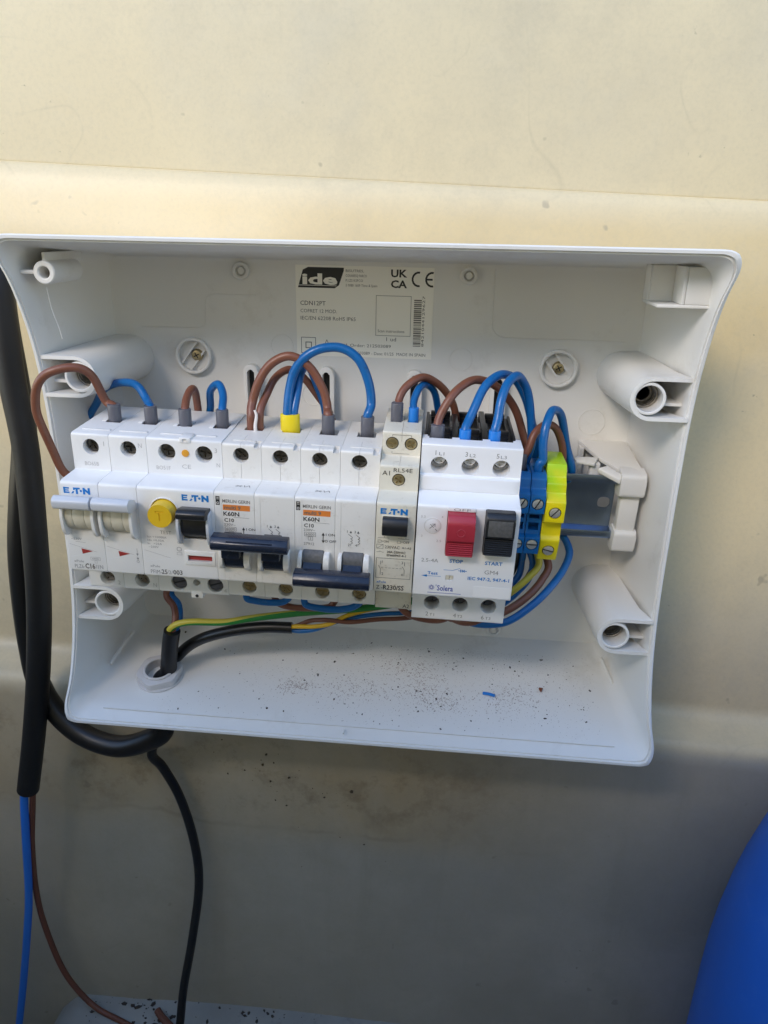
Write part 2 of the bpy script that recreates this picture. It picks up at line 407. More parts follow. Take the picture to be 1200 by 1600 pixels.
def smooth_path(pts, per=8):
    P = [Vector(p) for p in pts]; out = []
    P = [2 * P[0] - P[1]] + P + [2 * P[-1] - P[-2]]
    for i in range(1, len(P) - 2):
        p0, p1, p2, p3 = P[i - 1:i + 3]
        for k in range(per):
            t = k / per
            t0, t1 = 0.0, (p1 - p0).length ** 0.5 + 1e-6
            t2 = t1 + (p2 - p1).length ** 0.5 + 1e-6; t3 = t2 + (p3 - p2).length ** 0.5 + 1e-6
            x = t1 + (t2 - t1) * t
            A1 = (t1 - x) / (t1 - t0) * p0 + (x - t0) / (t1 - t0) * p1
            A2 = (t2 - x) / (t2 - t1) * p1 + (x - t1) / (t2 - t1) * p2
            A3 = (t3 - x) / (t3 - t2) * p2 + (x - t2) / (t3 - t2) * p3
            B1 = (t2 - x) / (t2 - t0) * A1 + (x - t0) / (t2 - t0) * A2
            B2 = (t3 - x) / (t3 - t1) * A2 + (x - t1) / (t3 - t1) * A3
            out.append((t2 - x) / (t2 - t1) * B1 + (x - t1) / (t2 - t1) * B2)
    out.append(P[-2])
    return out

def tag(o, label=None, cat=None, group=None, kind=None):
    if label: o['label'] = label
    if cat: o['category'] = cat
    if group: o['group'] = group
    if kind: o['kind'] = kind
    return o

def thing(name, label, cat, loc=(0, 0, 0), group=None, matrix=None):
    o = bpy.data.objects.new(name, None); COL.objects.link(o)
    o.empty_display_size = 0.01
    if matrix is not None: o.matrix_world = matrix
    else: o.location = V(loc)
    bpy.context.view_layer.update()
    return tag(o, label, cat, group)

# ------------------------------------------------------------------ flat print
_fc = {}
def glyphs(txt, bold=0.0):
    key = (txt, bold)
    if key in _fc: return _fc[key]
    cu = bpy.data.curves.new('t', 'FONT'); cu.body = txt; cu.size = 1.0; cu.resolution_u = 2; cu.offset = bold
    o = bpy.data.objects.new('t', cu); COL.objects.link(o)
    dg = bpy.context.evaluated_depsgraph_get(); dg.update()
    me = bpy.data.meshes.new_from_object(o.evaluated_get(dg), depsgraph=dg)
    vs = [tuple(v.co)[:2] for v in me.vertices]; fs = [tuple(p.vertices) for p in me.polygons]
    bpy.data.objects.remove(o); bpy.data.curves.remove(cu); bpy.data.meshes.remove(me)
    x0 = min(v[0] for v in vs); x1 = max(v[0] for v in vs)
    vs = [(v[0] - x0, v[1]) for v in vs]
    _fc[key] = (vs, fs, x1 - x0)
    return _fc[key]
CAP = 0.70
def stroke(a, b, w):
    a, b = Vector(a), Vector(b); t = (b - a).normalized() * w / 2; q = Vector((-t.y, t.x))
    return [tuple(a - t + q), tuple(a - t - q), tuple(b + t - q), tuple(b + t + q)]
def prt(parent, name, material, items, d, plane='front', label=None):
    """flat print: items are ('t',text,x,z,capheight[,width,bold,rot,align]) ('l',x0,z0,x1,z1,w) ('p',pts) ('o',x,z,r,w) ('q',x0,x1,z0,z1,w)"""
    mb = MB(); bm = mb.bm
    lift = [0.0]
    m3 = (lambda x, z: V((x, d + lift[0], z))) if plane == 'front' else (lambda x, z: V((x, z, d + lift[0])))
    def face(pts):
        lift[0] += 0.002
        bm.faces.new([bm.verts.new(m3(*p)) for p in pts])
    for it in items:
        k = it[0]
        if k == 't':
            _, txt, x, z, h = it[:5]; opt = list(it[5:]) + [None] * (4 - len(it[5:]))
            wd, bold, rot, al = opt
            vs, fs, W_ = glyphs(txt, bold or 0.0)
            sy = h / CAP; sx = (wd / W_) if wd else sy
            ox = {'c': -W_ * sx / 2, 'r': -W_ * sx}.get(al, 0)
            a = math.radians(rot or 0); ca, sa = math.cos(a), math.sin(a)
            bv = []
            for vx, vy in vs:
                px, pz = vx * sx + ox, vy * sy - h / 2
                bv.append(bm.verts.new(m3(x + px * ca - pz * sa, z + px * sa + pz * ca)))
            for f in fs:
                try: bm.faces.new([bv[i] for i in f])
                except ValueError: pass
        elif k == 'l': face(stroke((it[1], it[2]), (it[3], it[4]), it[5]))
        elif k == 'p': face(it[1])
        elif k == 'o':
            _, x, z, r, w_ = it; n = 20
            for i in range(n):
                a, b = 2 * math.pi * i / n, 2 * math.pi * (i + 1) / n
                face([(x + rr * math.cos(t), z + rr * math.sin(t)) for rr, t in ((r, a), (r, b), (r - w_, b), (r - w_, a))])
        elif k == 'q':
            _, x0, x1, z0, z1, w_ = it
            for s_ in (((x0, z0), (x1, z0)), ((x1, z0), (x1, z1)), ((x1, z1), (x0, z1)), ((x0, z1), (x0, z0))): face(stroke(*s_, w_))
    o = mb.build(name, material, parent, smooth=False, recalc=False)
    if label: o['label'] = label
    return o

# ================================================================== the setting
TILT = 1.95
def make_wall():
    prof = fillet([(-92, 620), (-66.2, 161.0), (-66.5, 160.3), (-64.2, 159.4), (-61.8, 155.5), (-47, 112), (-46.5, -136), (-23, -143.5), (-19, -152), (-14, -470), (-14, -520)],
                  [0, 0.8, 0.6, 1.6, 2.5, 22, 7, 4, 6, 0, 0], 6)[0:]
    xs = [-700 + 25 * i for i in range(65)]
    mb = MB()
    rings = []
    for x in xs:
        row = []
        for d, z in prof:
            wob = 1.3 * math.sin(x * 0.013 + z * 0.021) + 0.8 * math.sin(x * 0.031 - z * 0.017 + 1.0)
            row.append((x - 130, d + wob - 1.5, z))
        rings.append(row)
    mb.loft(rings, False, False, closed=False)
    o = mb.build('wall', M['wall'], ang=60)
    o.location = V((130, 0, -6.5)); o.rotation_euler = (0, math.radians(TILT), 0)   # the housing hangs a little askew to the box
    tag(o, 'cream fibreglass housing wall with moulded ledges behind the box', kind='structure')
make_wall()

def make_floor():
    mb = MB(); N = 40
    def hz(x, d): return -470 + 2.5 * math.sin(x * 0.02) * math.cos(d * 0.03)
    grid = [[(x, d, hz(x, d)) for d in [-30 + 15 * j for j in range(34)]] for x in [-700 + 40 * i for i in range(40)]]
    mb.loft(grid, False, False, closed=False)
    tag(mb.build('floor', M['floor'], ang=60), kind='structure')
    # raised pad in the bottom of the housing
    mb = MB()
    base = fillet([(-78, -40), (238, -40), (246, 130), (-90, 130)], 20, 5)
    def ring(z, s): return [(80 + (x - 80) * s, 45 + (d - 45) * s, z + 1.2 * math.sin(x * 0.09) * math.sin(d * 0.11)) for x, d in base]
    mb.loft([ring(-475, 1.22), ring(-440, 1.13), ring(-427, 1.06), ring(-421.5, 0.99), ring(-420, 0.8), ring(-420, 0.4)], False, True)
    tag(mb.build('floor_pad', M['floor'], ang=60), kind='structure')
make_floor()
def shading_front_wall():  # unseen wall, added and sized to block sun and shade the lower wall
    mb = MB()
    prof = fillet([(516, -480), (522, 378), (526, 392), (540, 396), (560, 394), (564, 366), (556, -480)], [0, 6, 8, 8, 8, 6, 0], 4)
    mb.prism_x(prof, -520, 780)
    tag(mb.build('shading_front_wall', M['wall'], ang=60), 'unseen front wall of the fibreglass housing, added to shade the lower wall', kind='structure')
shading_front_wall()
for nm, x0, x1, top, lb in (('shading_left_wall', -345, -320, -60, 'unseen left side wall of the housing, added to darken its bottom'), ('shading_right_wall', 575, 600, -60, 'unseen right side wall of the housing, added to darken its bottom')):  # unseen walls added to keep light off the bottom of the housing
    mb = MB(); mb.prism_d(fillet([(x0, -480), (x1, -480), (x1, top), (x0, top)], [0, 0, 9, 9], 4), -120, 515)
    tag(mb.build(nm, M['wall'], ang=60), lb, kind='structure')

# ================================================================== the enclosure
CX = 129.4
def rrect(hw, hz, r, nx=26, nz=40, na=8):
    """rounded rectangle outline with matching parameterisation, starting bottom-left going right"""
    o = []
    for i in range(nx): o.append((-hw + r + (2 * hw - 2 * r) * i / nx, -hz))
    for i in range(na): a = -math.pi / 2 + math.pi / 2 * i / na; o.append((hw - r + r * math.cos(a), -hz + r + r * math.sin(a)))
    for i in range(nz): o.append((hw, -hz + r + (2 * hz - 2 * r) * i / nz))
    for i in range(na): a = math.pi / 2 * i / na; o.append((hw - r + r * math.cos(a), hz - r + r * math.sin(a)))
    for i in range(nx): o.append((hw - r - (2 * hw - 2 * r) * i / nx, hz))
    for i in range(na): a = math.pi / 2 + math.pi / 2 * i / na; o.append((-hw + r + r * math.cos(a), hz - r + r * math.sin(a)))
    for i in range(nz): o.append((-hw, hz - r - (2 * hz - 2 * r) * i / nz))
    for i in range(na): a = math.pi + math.pi / 2 * i / na; o.append((-hw + r + r * math.cos(a), -hz + r + r * math.sin(a)))
    return o
BACK, FRONT = -38.0, 40.0
def d_rim(z): return 19.0 + 21.0 * min(1.0, abs(z) / 119.0) ** 3.5
_pb, _pf = rrect(141.0, 108.0, 7), rrect(154.2, 120.5, 9)
def wall_pt(i, d, off=0.0):
    u = (d - BACK) / (FRONT - BACK)
    x = _pb[i][0] * (1 - u) + _pf[i][0] * u; z = _pb[i][1] * (1 - u) + _pf[i][1] * u
    k = max(0.0, u - 0.90) * 22
    hw, hz = 141 + 13.2 * u, 108 + 12.5 * u
    fx, fz = (hw + off + k) / hw, (hz + off + k) / hz
    return (CX + x * fx, z * fz + 7.0 * (1 - u))
def floor_z(d): return -(101 + 19.5 * (d - BACK) / (FRONT - BACK))

box = thing('enclosure_box', 'open white plastic electrical enclosure with its cover off', 'enclosure', (CX, -40, -101))
BX = V((CX, -40, -101))
def bpart(mb, name, m, parent=None, **k):
    """part given in scene millimetres, hung under the box (or one of its parts)"""
    for v in mb.bm.verts: v.co -= BX
    return mb.build(name, m, parent or box, **k)

def shell():
    n = len(_pb); mb = MB()
    def ring(fd, off): return [(*wall_pt(i, fd(i), off),) for i in range(n)]
    def rowd(t):  # t 0..1 along the depth of each point
        return [BACK + t * (d_rim(_pf[i][1]) - BACK) for i in range(n)]
    rows = []
    def inner(ds, off=0.0, dd=0.0):
        rows.append([(wall_pt(i, ds[i], off)[0], ds[i] + dd, wall_pt(i, ds[i], off)[1]) for i in range(n)])
    b0 = [BACK] * n
    for f in (0.25, 0.6, 0.9):   # back plate rings
        rows.append([(CX + (wall_pt(i, BACK, -3)[0] - CX) * f, BACK, 7.0 + (wall_pt(i, BACK, -3)[1] - 7.0) * f) for i in range(n)])
    inner(b0, -3.0)
    inner(b0, -0.8, 0.8); inner(b0, 0.0, 3.0)
    for t in (0.15, 0.35, 0.55, 0.75, 0.86, 0.92, 0.96, 1.0): inner(rowd(t))
    r1 = rowd(1.0)
    inner(r1, 0.15, 0.35); inner(r1, 0.9, 0.4); inner(r1, 1.1, 1.5); inner(r1, 2.3, 1.6); inner(r1, 2.8, 1.1); inner(r1, 2.8, -4.5); inner(r1, 2.2, -5.0)
    for t in (0.7, 0.35): inner(rowd(t), 2.2)
    inner(b0, 2.2, -1.0); inner(b0, 0.2, -2.4)
    mb.loft(rows, True, True)
    return bpart(mb, 'shell', M['box'], ang=40)
shell()

def u_boss(sx, sz):
    """deep U-shaped screw column on the side wall with a round tube in it"""
    F = d_rim(61) + 1.4
    # the whole U stands off the rim plane
    def outline(cx, R, t, leg):
        o = []
        n = 14
        pts = [(leg, R)]
        for i in range(n + 1): a = math.pi / 2 + math.pi * i / n; pts.append((cx + R * math.cos(a), R * math.sin(a)))
        pts.append((leg, -R)); pts.append((leg, -R + t))
        for i in range(n + 1): a = -math.pi / 2 - math.pi * i / n; pts.append((cx + (R - t) * math.cos(a), (R - t) * math.sin(a)))
        pts.append((leg, R - t))
        return pts
    def at(pts, d): return [(CX + sx * p[0], d, sz * (61 + p[1])) for p in pts]
    mb = MB()
    mb._bev([at(outline(132.5, 12.3, 2.2, 141.8), BACK + 0.1), at(outline(134.3, 10.6, 2.0, 147.0), F - 12), at(outline(135, 10.0, 1.8, 151.6), F)], 0, 2)
    u = bpart(mb, 'screw_boss', M['box'], ang=40)
    mb = MB(); mb.ring((CX + sx * 133.6, F - 45, sz * 61), 'd', 6.1, 7.4, 44.6, 28, 0.25)
    tb = bpart(mb, 'screw_tube', M['box'], u)
    tb.parent = u
    mb = MB(); mb.ring((CX + sx * 133.6, F - 45, sz * 61), 'd', 3.2, 6.05, 30, 24, 0.4)
    for k in range(4): mb.ring((CX + sx * 133.6, F - 15 + 1.6 * k, sz * 61), 'd', 4.9 - 0.25 * (3 - k), 6.0, 0.8, 24, 0.25)
    bpart(mb, 'threaded_insert', M['screw'], u)
    mb = MB(); mb.cyl((CX + sx * 133.6, F - 46, sz * 61), 'd', 6.3, 1.0, 20)
    bpart(mb, 'tube_bottom', M['hole'], u)
    # web between tube and side wall
    mb = MB(); x0, x1 = CX + sx * 140.5, CX + sx * 150
    mb.box(min(x0, x1), max(x0, x1), BACK, F - 7, sz * 61 - 0.7 - 3.5, sz * 61 + 0.7 - 3.5)
    bpart(mb, 'web', M['box'], u)
for sx in (-1, 1):
    for sz in (1, -1): u_boss(sx, sz)

# small post in the upper left corner, pocket in the upper right corner
mb = MB(); mb.ring((-10.5, 4, 109.2), 'd', 2.6, 5.1, 26, 26, 0.5); mb.cyl((-10.5, 3.4, 109.2), 'd', 5.1, 4, 22)
post = bpart(mb, 'cover_post', M['box'])
mb = MB(); mb.box(-22.5, -15.4, -6, 28.5, 108.4, 110.0, 0.25); mb.box(-11.3, -9.7, -6, 28.5, 114.1, 117.8, 0.25)
bpart(mb, 'rib', M['box'], post)
mb = MB()
mb.box(259.5, 283.5, -2, 25, 101.2, 102.6, 0.3)
mb.box(271.0, 284.0, 23.2, 24.8, 102.7, 118.0, 0.3)
mb.box(259.6, 271.0, 8.0, 9.4, 102.7, 118.0, 0.3)
mb.box(269.4, 270.9, 9.5, 24.7, 102.7, 118.0, 0.3)
mb.box(259.3, 260.6, -2, 7.9, 102.7, 118.0, 0.3)
bpart(mb, 'latch_pocket', M['box'])

# round mounting pockets with brass screws in them
for x in (32.6, 229.2):
    mb = MB(); mb.ring((x, BACK + 0.1, 63.3), 'd', 8.2, 9.9, 3.6, 36, 0.5)
    pk = bpart(mb, 'mounting_pocket', M['box'])
    s = 1 if x < 100 else -1
    mb = MB()
    for off in (-3.0, 3.0):
        a = math.radians(52 * s)
        c, q = math.cos(a), math.sin(a); L = 7.2
        pts = [(x + u * c - v * q, 63.3 + u * q + v * c) for u, v in ((-L, off - .5), (L, off - .5), (L, off + .5), (-L, off + .5))]
        mb.prism_d(pts, BACK + 0.15, BACK + 2.2)
    bpart(mb, 'pocket_rib', M['box'], pk)
    mb = MB(); sx_ = x + (1.6 if s > 0 else 0.2)
    mb.cyl((sx_, BACK + 0.2, 63.6), 'd', 3.5, 2.2, 20, 2.6, 0.3)
    sc = bpart(mb, 'mounting_screw', M['brass'], pk)
    mb = MB()
    for a in (0.5, 2.07):
        c, q = math.cos(a), math.sin(a)
        mb.prism_d([(sx_ + u * c - v * q, 63.6 + u * q + v * c) for u, v in ((-1.7, -.28), (1.7, -.28), (1.7, .28), (-1.7, .28))], BACK + 2.2, BACK + 2.46)
    bpart(mb, 'screw_recess', M['hole'], pk)
for x, z in ((60.8, 108.3), (179.9, 108.6), (206.6, -95.5)):
    mb = MB(); mb.ring((x, BACK + 0.1, z), 'd', 2.7, 4.6, 2.0 if z > 0 else 1.2, 28, 0.5); mb.cyl((x, BACK + 0.05, z), 'd', 2.2, 1.0, 18, 1.7)
    bpart(mb, 'knockout_peg', M['box'])
# slotted rail ribs
for x in (64.8, 106.3, 153.9, 198.6):
    mb = MB()
    def uo(R, n=10): return [(x + R * math.cos(math.pi * i / n), 56 + R * math.sin(math.pi * i / n)) for i in range(n + 1)]
    outer = [(x + 4.2, -60)] + uo(4.2) + [(x - 4.2, -60)]; inn = [(x - 2.0, -60)] + uo(2.0)[::-1] + [(x + 2.0, -60)]
    mb.prism_d(outer + inn, BACK + 0.1, BACK + 5.5, 0.5, 2)
    r = bpart(mb, 'slotted_rib', M['box'])
    mb = MB(); mb.prism_d([(x + 2.0, -60)] + uo(2.0) + [(x - 2.0, -60)], BACK + 0.05, BACK + 0.4)
    bpart(mb, 'slot', M['hole'], r)
# moulded outlines on the back and floor (knock-outs), faint raised lines
def outline_part(name, pts, closed=True, r=0.28):
    mb = MB(); mb.tube([Vector(p) for p in (pts + pts[:1] if closed else pts)], r, 6)
    bpart(mb, name, M['box'])
outline_part('moulded_line', [(x, BACK + 0.1, z) for x, z in fillet([(193, 114), (193, 78), (262, 78)], [0, 9, 0], 6)], False)
outline_part('moulded_line', [(x, BACK + 0.1, z) for x, z in fillet([(68, 96), (40, 96), (40, 78), (4, 78)], [0, 6, 6, 0], 5)], False, 0.2)
for x, z, r in ((81.5, 70, 6), (250, 35, 7), (178, 66, 6), (98, 44, 6)):
    outline_part('moulded_circle', [(x + r * math.cos(t * math.pi / 12), BACK + 0.1, z + r * math.sin(t * math.pi / 12)) for t in range(24)], True, 0.22)
outline_part('moulded_line', [(-8, 34.5, floor_z(34.5) + 0.0), (60, 34.6, floor_z(34.6)), (268, 34.5, floor_z(34.5))], False, 0.35)
# casting flash in the corners of the floor
mb = MB()
mb.tube([(-9, -14, -99), (-13.5, 2, -106), (-14.5, 8, -108.5)], 1.0, 7, r_fn=lambda t: 1.2 - 0.4 * t)
bpart(mb, 'gate_mark', M['box'])
mb = MB()
mb.tube([(268.5, -22, -101), (273, -6, -107)], 0.9, 7, r_fn=lambda t: 1.0 - 0.3 * t)
bpart(mb, 'gate_mark', M['box'])
mb = MB(); mb.box(126.0, 126.8, 36.8, 40.2, floor_z(38) - 0.3, floor_z(38) + 0.8, 0.1)
bpart(mb, 'moulded_tick', M['box'])

# ---- product sticker on the back plate
mb = MB(); mb.box(89.7, 162.2, BACK + 0.05, BACK + 0.16, 65.4, 112.0, 0.0)
lab = bpart(mb, 'label_sticker', M['label'])
lab['label'] = 'cream printed product sticker on the back of the enclosure'
def bprt(name, m, items, d):
    o = prt(lab, name, m, items, d)
    for v in o.data.vertices: v.co -= BX
    return o
LD = BACK + 0.20
bprt('logo_block', M['ink'], [('p', [(90.9, 100.7), (93.6, 109.6), (96.4, 111.0), (115.2, 111.0), (115.2, 109.6), (112.6, 102.2), (110.4, 100.7)])], LD)
bprt('logo_letters', M['label'], [('t', 'ide', 93.2, 105.2, 5.2, 18.6, 0.035), ('l', 91.2, 101.9, 111.2, 101.9, 0.25)], LD + 0.05)
bprt('printed_text', M['ink_soft'], [
    ('t', 'BISUTRES,', 116.2, 109.6, 1.25, 9.5), ('t', 'CONARESQ PARCO', 116.2, 107.2, 1.25, 11), ('t', 'P.I.ZS KSFCO', 116.2, 104.8, 1.25, 9.0), ('t', 'S 0080 1609 Titno & Spain', 116.2, 102.4, 1.25, 16.5),
    ('t', 'COFRET 12 MOD.', 92.0, 88.9, 1.8, 19.5), ('t', 'IEC/EN 62208 RoHS IP65', 92.0, 85.2, 1.9, 29.5), ('t', '1 ud', 138.0, 75.4, 2.0, 5.2), ('t', 'Prod. Order: 212503089', 111.5, 71.6, 1.6, 29.0),
    ('t', '2503089 - Date: 01/25  MADE IN SPAIN', 121.5, 67.6, 1.6, 37.5), ('t', 'Scan instructions', 133.3, 79.6, 1.4, 14.2), ('t', '8421044129627', 157.2, 72.0, 1.3, 26, 0, 90)], LD)
bprt('printed_code', M['ink'], [('t', 'CDN12PT', 92.0, 92.9, 2.2, 13.5), ], LD)
bprt('approval_mark', M['ink'], [('t', 'UK', 139.8, 108.9, 3.6, 8.4, 0.03), ('t', 'CA', 139.8, 103.6, 3.6, 8.4, 0.03)], LD)
ce = []
for k in range(9):
    a0, a1 = math.radians(80 + 200 * k / 9), math.radians(80 + 200 * (k + 1) / 9)
    for cx_ in (154.6, 161.6):
        ce.append(('p', [(cx_ - 0.4 + rr * math.cos(t), 106.2 + rr * math.sin(t) * 1.05) for rr, t in ((3.7, a0), (3.7, a1), (2.75, a1), (2.75, a0))]))
ce.append(('l', 158.2, 106.2, 160.9, 106.2, 0.9))
bprt('printed_marks', M['ink'], ce, LD)
bprt('scan_frame', M['ink_soft'], [('q', 132.3, 150.6, 77.2, 97.6, 0.22)], LD + 0.02)
bprt('class_symbol', M['ink_soft'], [('q', 92.2, 99.9, 66.8, 75.0, 0.3), ('q', 94.6, 97.6, 69.5, 72.5, 0.45)], LD + 0.02)
bprt('triangle_symbol', M['ink_soft'], [('l', 103.2, 68.2, 106.0, 74.0, 0.3), ('l', 108.8, 68.2, 106.0, 74.0, 0.3), ('l', 103.2, 68.2, 108.8, 68.2, 0.3)], LD + 0.02)
fr = []; z = 72.0
random.seed(3)
while z < 96.2:
    t = random.choice((0.22, 0.35, 0.5, 0.7)); fr.append(('p', [(152.2, z), (156.2, z), (156.2, z + t), (152.2, z + t)])); z += t + random.choice((0.2, 0.3, 0.45))
bprt('bar_code', M['ink_soft'], fr, LD + 0.02)
# fine thread hanging off the moulding
mb = MB(); mb.tube(smooth_path([(-15.6, 20, 102), (-15.2, 18.6, 92), (-14.0, 16.5, 83), (-13.4, 16, 78)], 5), 0.16, 6)
bpart(mb, 'moulding_thread', M['ink_white'], post)

# ================================================================== the row of devices (the rail sits very slightly askew in the box)
ROWROT = Matrix(((0.999403, -0.023867, 0.024976), (0.024976, 0.998672, -0.045056), (-0.023867, 0.045652, 0.998672)))
C0 = Vector((130, 0, 0))
def row_matrix(x, d=0.0, z=0.0):
    p = C0 + ROWROT @ (Vector((x, -d, z)) - C0)
    m = ROWROT.to_4x4(); m.translation = p * 0.001
    return m

rail = thing('din_rail', 'zinc plated steel mounting rail ending beside the yellow terminal', 'rail', matrix=row_matrix(0))
mb = MB()
prof = [(-5, 17.5), (-5, 13.4), (-12.2, 13.4), (-12.2, -13.4), (-5, -13.4), (-5, -17.5), (-6.1, -17.5), (-6.1, -14.5), (-13.3, -14.5), (-13.3, 14.5), (-6.1, 14.5), (-6.1, 17.5)]
mb.prism_x(fillet(prof, 0.5, 2), 2, 262, 0.1, 1)
ro = mb.build('rail_profile', M['steel'], rail)
cu = MB(); cu.prism_d(fillet([(254, -3.1), (260.5, -3.1), (260.5, 3.1), (254, 3.1)], 2.9, 5), -16, -10)
cut(ro, cu)

hold = thing('rail_holder', 'light grey plastic bracket holding the right end of the rail', 'bracket', matrix=row_matrix(266, -10, 0))
HO = (266, -10, 0)
def hpart(mb, name, m, parent=hold, **k):
    for v in mb.bm.verts: v.co -= V(HO)
    return mb.build(name, m, parent, **k)
mb = MB()
mb.box(262.8, 272.5, -8.0, -1.5, -13, 11, 0.8)
hpart(mb, 'upright', M['holder'])
mb = MB(); mb.prism_x(fillet([(-9, 8.5), (1.5, 8.5), (1.5, 20.5), (-9, 22)], [1, 2.2, 2.2, 1], 4), 260.8, 273.5, 0.9, 3)
hd = hpart(mb, 'upper_clamp', M['holder'])
mb = MB(); mb.prism_x(fillet([(-9, -22.5), (0.5, -22.5), (1.5, -11), (-9, -10)], [1, 2.2, 2.2, 1], 4), 262.0, 273.5, 0.9, 3)
hpart(mb, 'lower_clamp', M['holder'])
mb = MB()   # hood running back to the plate
mb._bev([[(x, d, z + dz) for x, d, z in ((244, -36, 26), (270, -36, 26.5), (272.5, -4, 21.0), (262, -4, 20.5), (252, -18, 23))] for dz in (-2.0, 0.3)], 0.5, 2)
mb._bev([[(x, d, z) for d, z in ((-36, 25), (-4, 20), (-4, 12), (-36, -20))] for x in (270.3, 272.4)], 0.3, 1)
mb._bev([[(x, d, z) for d, z in ((-36, 24.5), (-30, 23.5), (-30, 6), (-36, 6))] for x in (244.5, 247)], 0.3, 1)
mb.box(247, 270, -37, -34.5, -20, 24, 0.4)
hpart(mb, 'hood', M['holder'])
mb = MB()
mb._bev([[(x, d, z + dz) for x, d, z in ((238.5, -18, 22), (240, -12, 22.0), (249, -10, 21.5), (252, -17, 23.0))] for dz in (-1.2, 0.4)], 0.4, 2)
mb._bev([[(x, d, z + dz) for x, d, z in ((250, -6, 21), (255, -8, 22), (262, -2, 19.5), (260.5, 0.5, 17.5))] for dz in (-2.4, 0.2)], 0.5, 2)
mb.box(247.5, 252.8, -17, -12.5, 13.0, 21.2, 0.8)
hpart(mb, 'clip_tongue', M['holder'])

# ------------------------------------------------------------------ device helpers (local x from the device's left side)
def std_profile(top=40.0, bot=-40.0, sh=44.0, nose=60.0, nt=22.5, nb=-22.5, r=1.3):
    return fillet([(-2, bot), (sh, bot), (sh, nb), (nose, nb), (nose, nt), (sh, nt), (sh, top), (-2, top)], [0.6, r, 0.4, r, 1.9, 0.5, r, 0.6], 4)

def terminal(parent, x, z, d, r=3.75, m='screw_dark', depth=5.0, ang=0.4, cross=True):
    """screw at the bottom of an access hole"""
    mb = MB(); mb.cyl((x, d - depth - 1.0, z), 'd', r + 0.15, 0.9, 24)
    mb.build('hole_bottom', M['hole'], parent)
    mb = MB(); mb.cyl((x, d - depth, z), 'd', r * 0.86, 1.6, 22, None, 0.35, 2)
    s = mb.build('terminal_screw', M[m], parent)
    c2 = MB()
    for k in range(2 if cross else 1):
        a = ang + k * math.pi / 2; c, q = math.cos(a), math.sin(a); L = r * (0.62 if cross else 1.1)
        c2.prism_d([(x + u * c - v * q, z + u * q + v * c) for u, v in ((-L, -.36), (L, -.36), (L, .36), (-L, .36))], d - depth + 0.8 + 0.01 * k, d - depth + 2.2 + 0.01 * k)
    cut(s, c2)
    if not cross:
        mb = MB(); c, q = math.cos(ang), math.sin(ang); L = r * 0.84
        mb.prism_d([(x + u * c - v * q, z + u * q + v * c) for u, v in ((-L, -.34), (L, -.34), (L, .34), (-L, .34))], d - depth + 0.5, d - depth + 0.95)
        mb.build('slot_shade', M['hole'], s)  # dark strip painted in for the shade of the slot

def hole_cut(mb, x, z, d, r=3.75, depth=5.6): mb.cyl((x, d - depth, z), 'd', r, depth + 4, 28)
def entry_cut(mb, x, d, top, w_=3.6, l_=5.0, depth=7): mb.box(x - w_, x + w_, d - l_, d + l_ * 0.7, top - depth, top + 4)

def bolt_logo(parent, x, z, w_=12.2, h=2.9):
    """blue block-letter maker's mark"""
    s = w_ / 12.2
    it = [('p', [(x, z - h / 2), (x, z + h / 2), (x + 2.5 * s, z + h / 2), (x + 2.5 * s, z - h / 2)])]
    it = [('l', x + .4 * s, z - h / 2 + .35, x + .4 * s, z + h / 2 - .35, .8 * s), ('l', x + .5 * s, z + h / 2 - .4, x + 2.3 * s, z + h / 2 - .4, .75), ('l', x + .5 * s, z, x + 2.1 * s, z, .6), ('l', x + .5 * s, z - h / 2 + .4, x + 2.3 * s, z - h / 2 + .4, .75)]
    it += [('p', [(x + 3.4 * s, z - h / 2), (x + 4.3 * s, z - h / 2), (x + 4.9 * s, z - .5), (x + 4.3 * s, z - .2)]), ('p', [(x + 4.4 * s, z + .2), (x + 5.0 * s, z + h / 2), (x + 5.3 * s, z + h / 2), (x + 5.2 * s, z + .2)])]
    it += [('l', x + 4.9 * s, z + h / 2 - .4, x + 7.2 * s, z + h / 2 - .4, .8), ('l', x + 6.1 * s, z - h / 2 + .3, x + 6.1 * s, z + h / 2 - .5, .95 * s)]
    it += [('o', x + 8.0 * s, z - 0.05, .55 * s, .54 * s)]
    it += [('l', x + 9.4 * s, z - h / 2 + .35, x + 9.4 * s, z + h / 2 - .35, .95 * s), ('l', x + 11.7 * s, z - h / 2 + .35, x + 11.7 * s, z + h / 2 - .35, .95 * s), ('l', x + 9.5 * s, z + h / 2 - .55, x + 11.6 * s, z - h / 2 + .55, .95 * s)]
    return prt(parent, 'maker_mark', M['ink_blue'], it, 60.06)

def seam(parent, x, d0, d1, z0, z1): pass

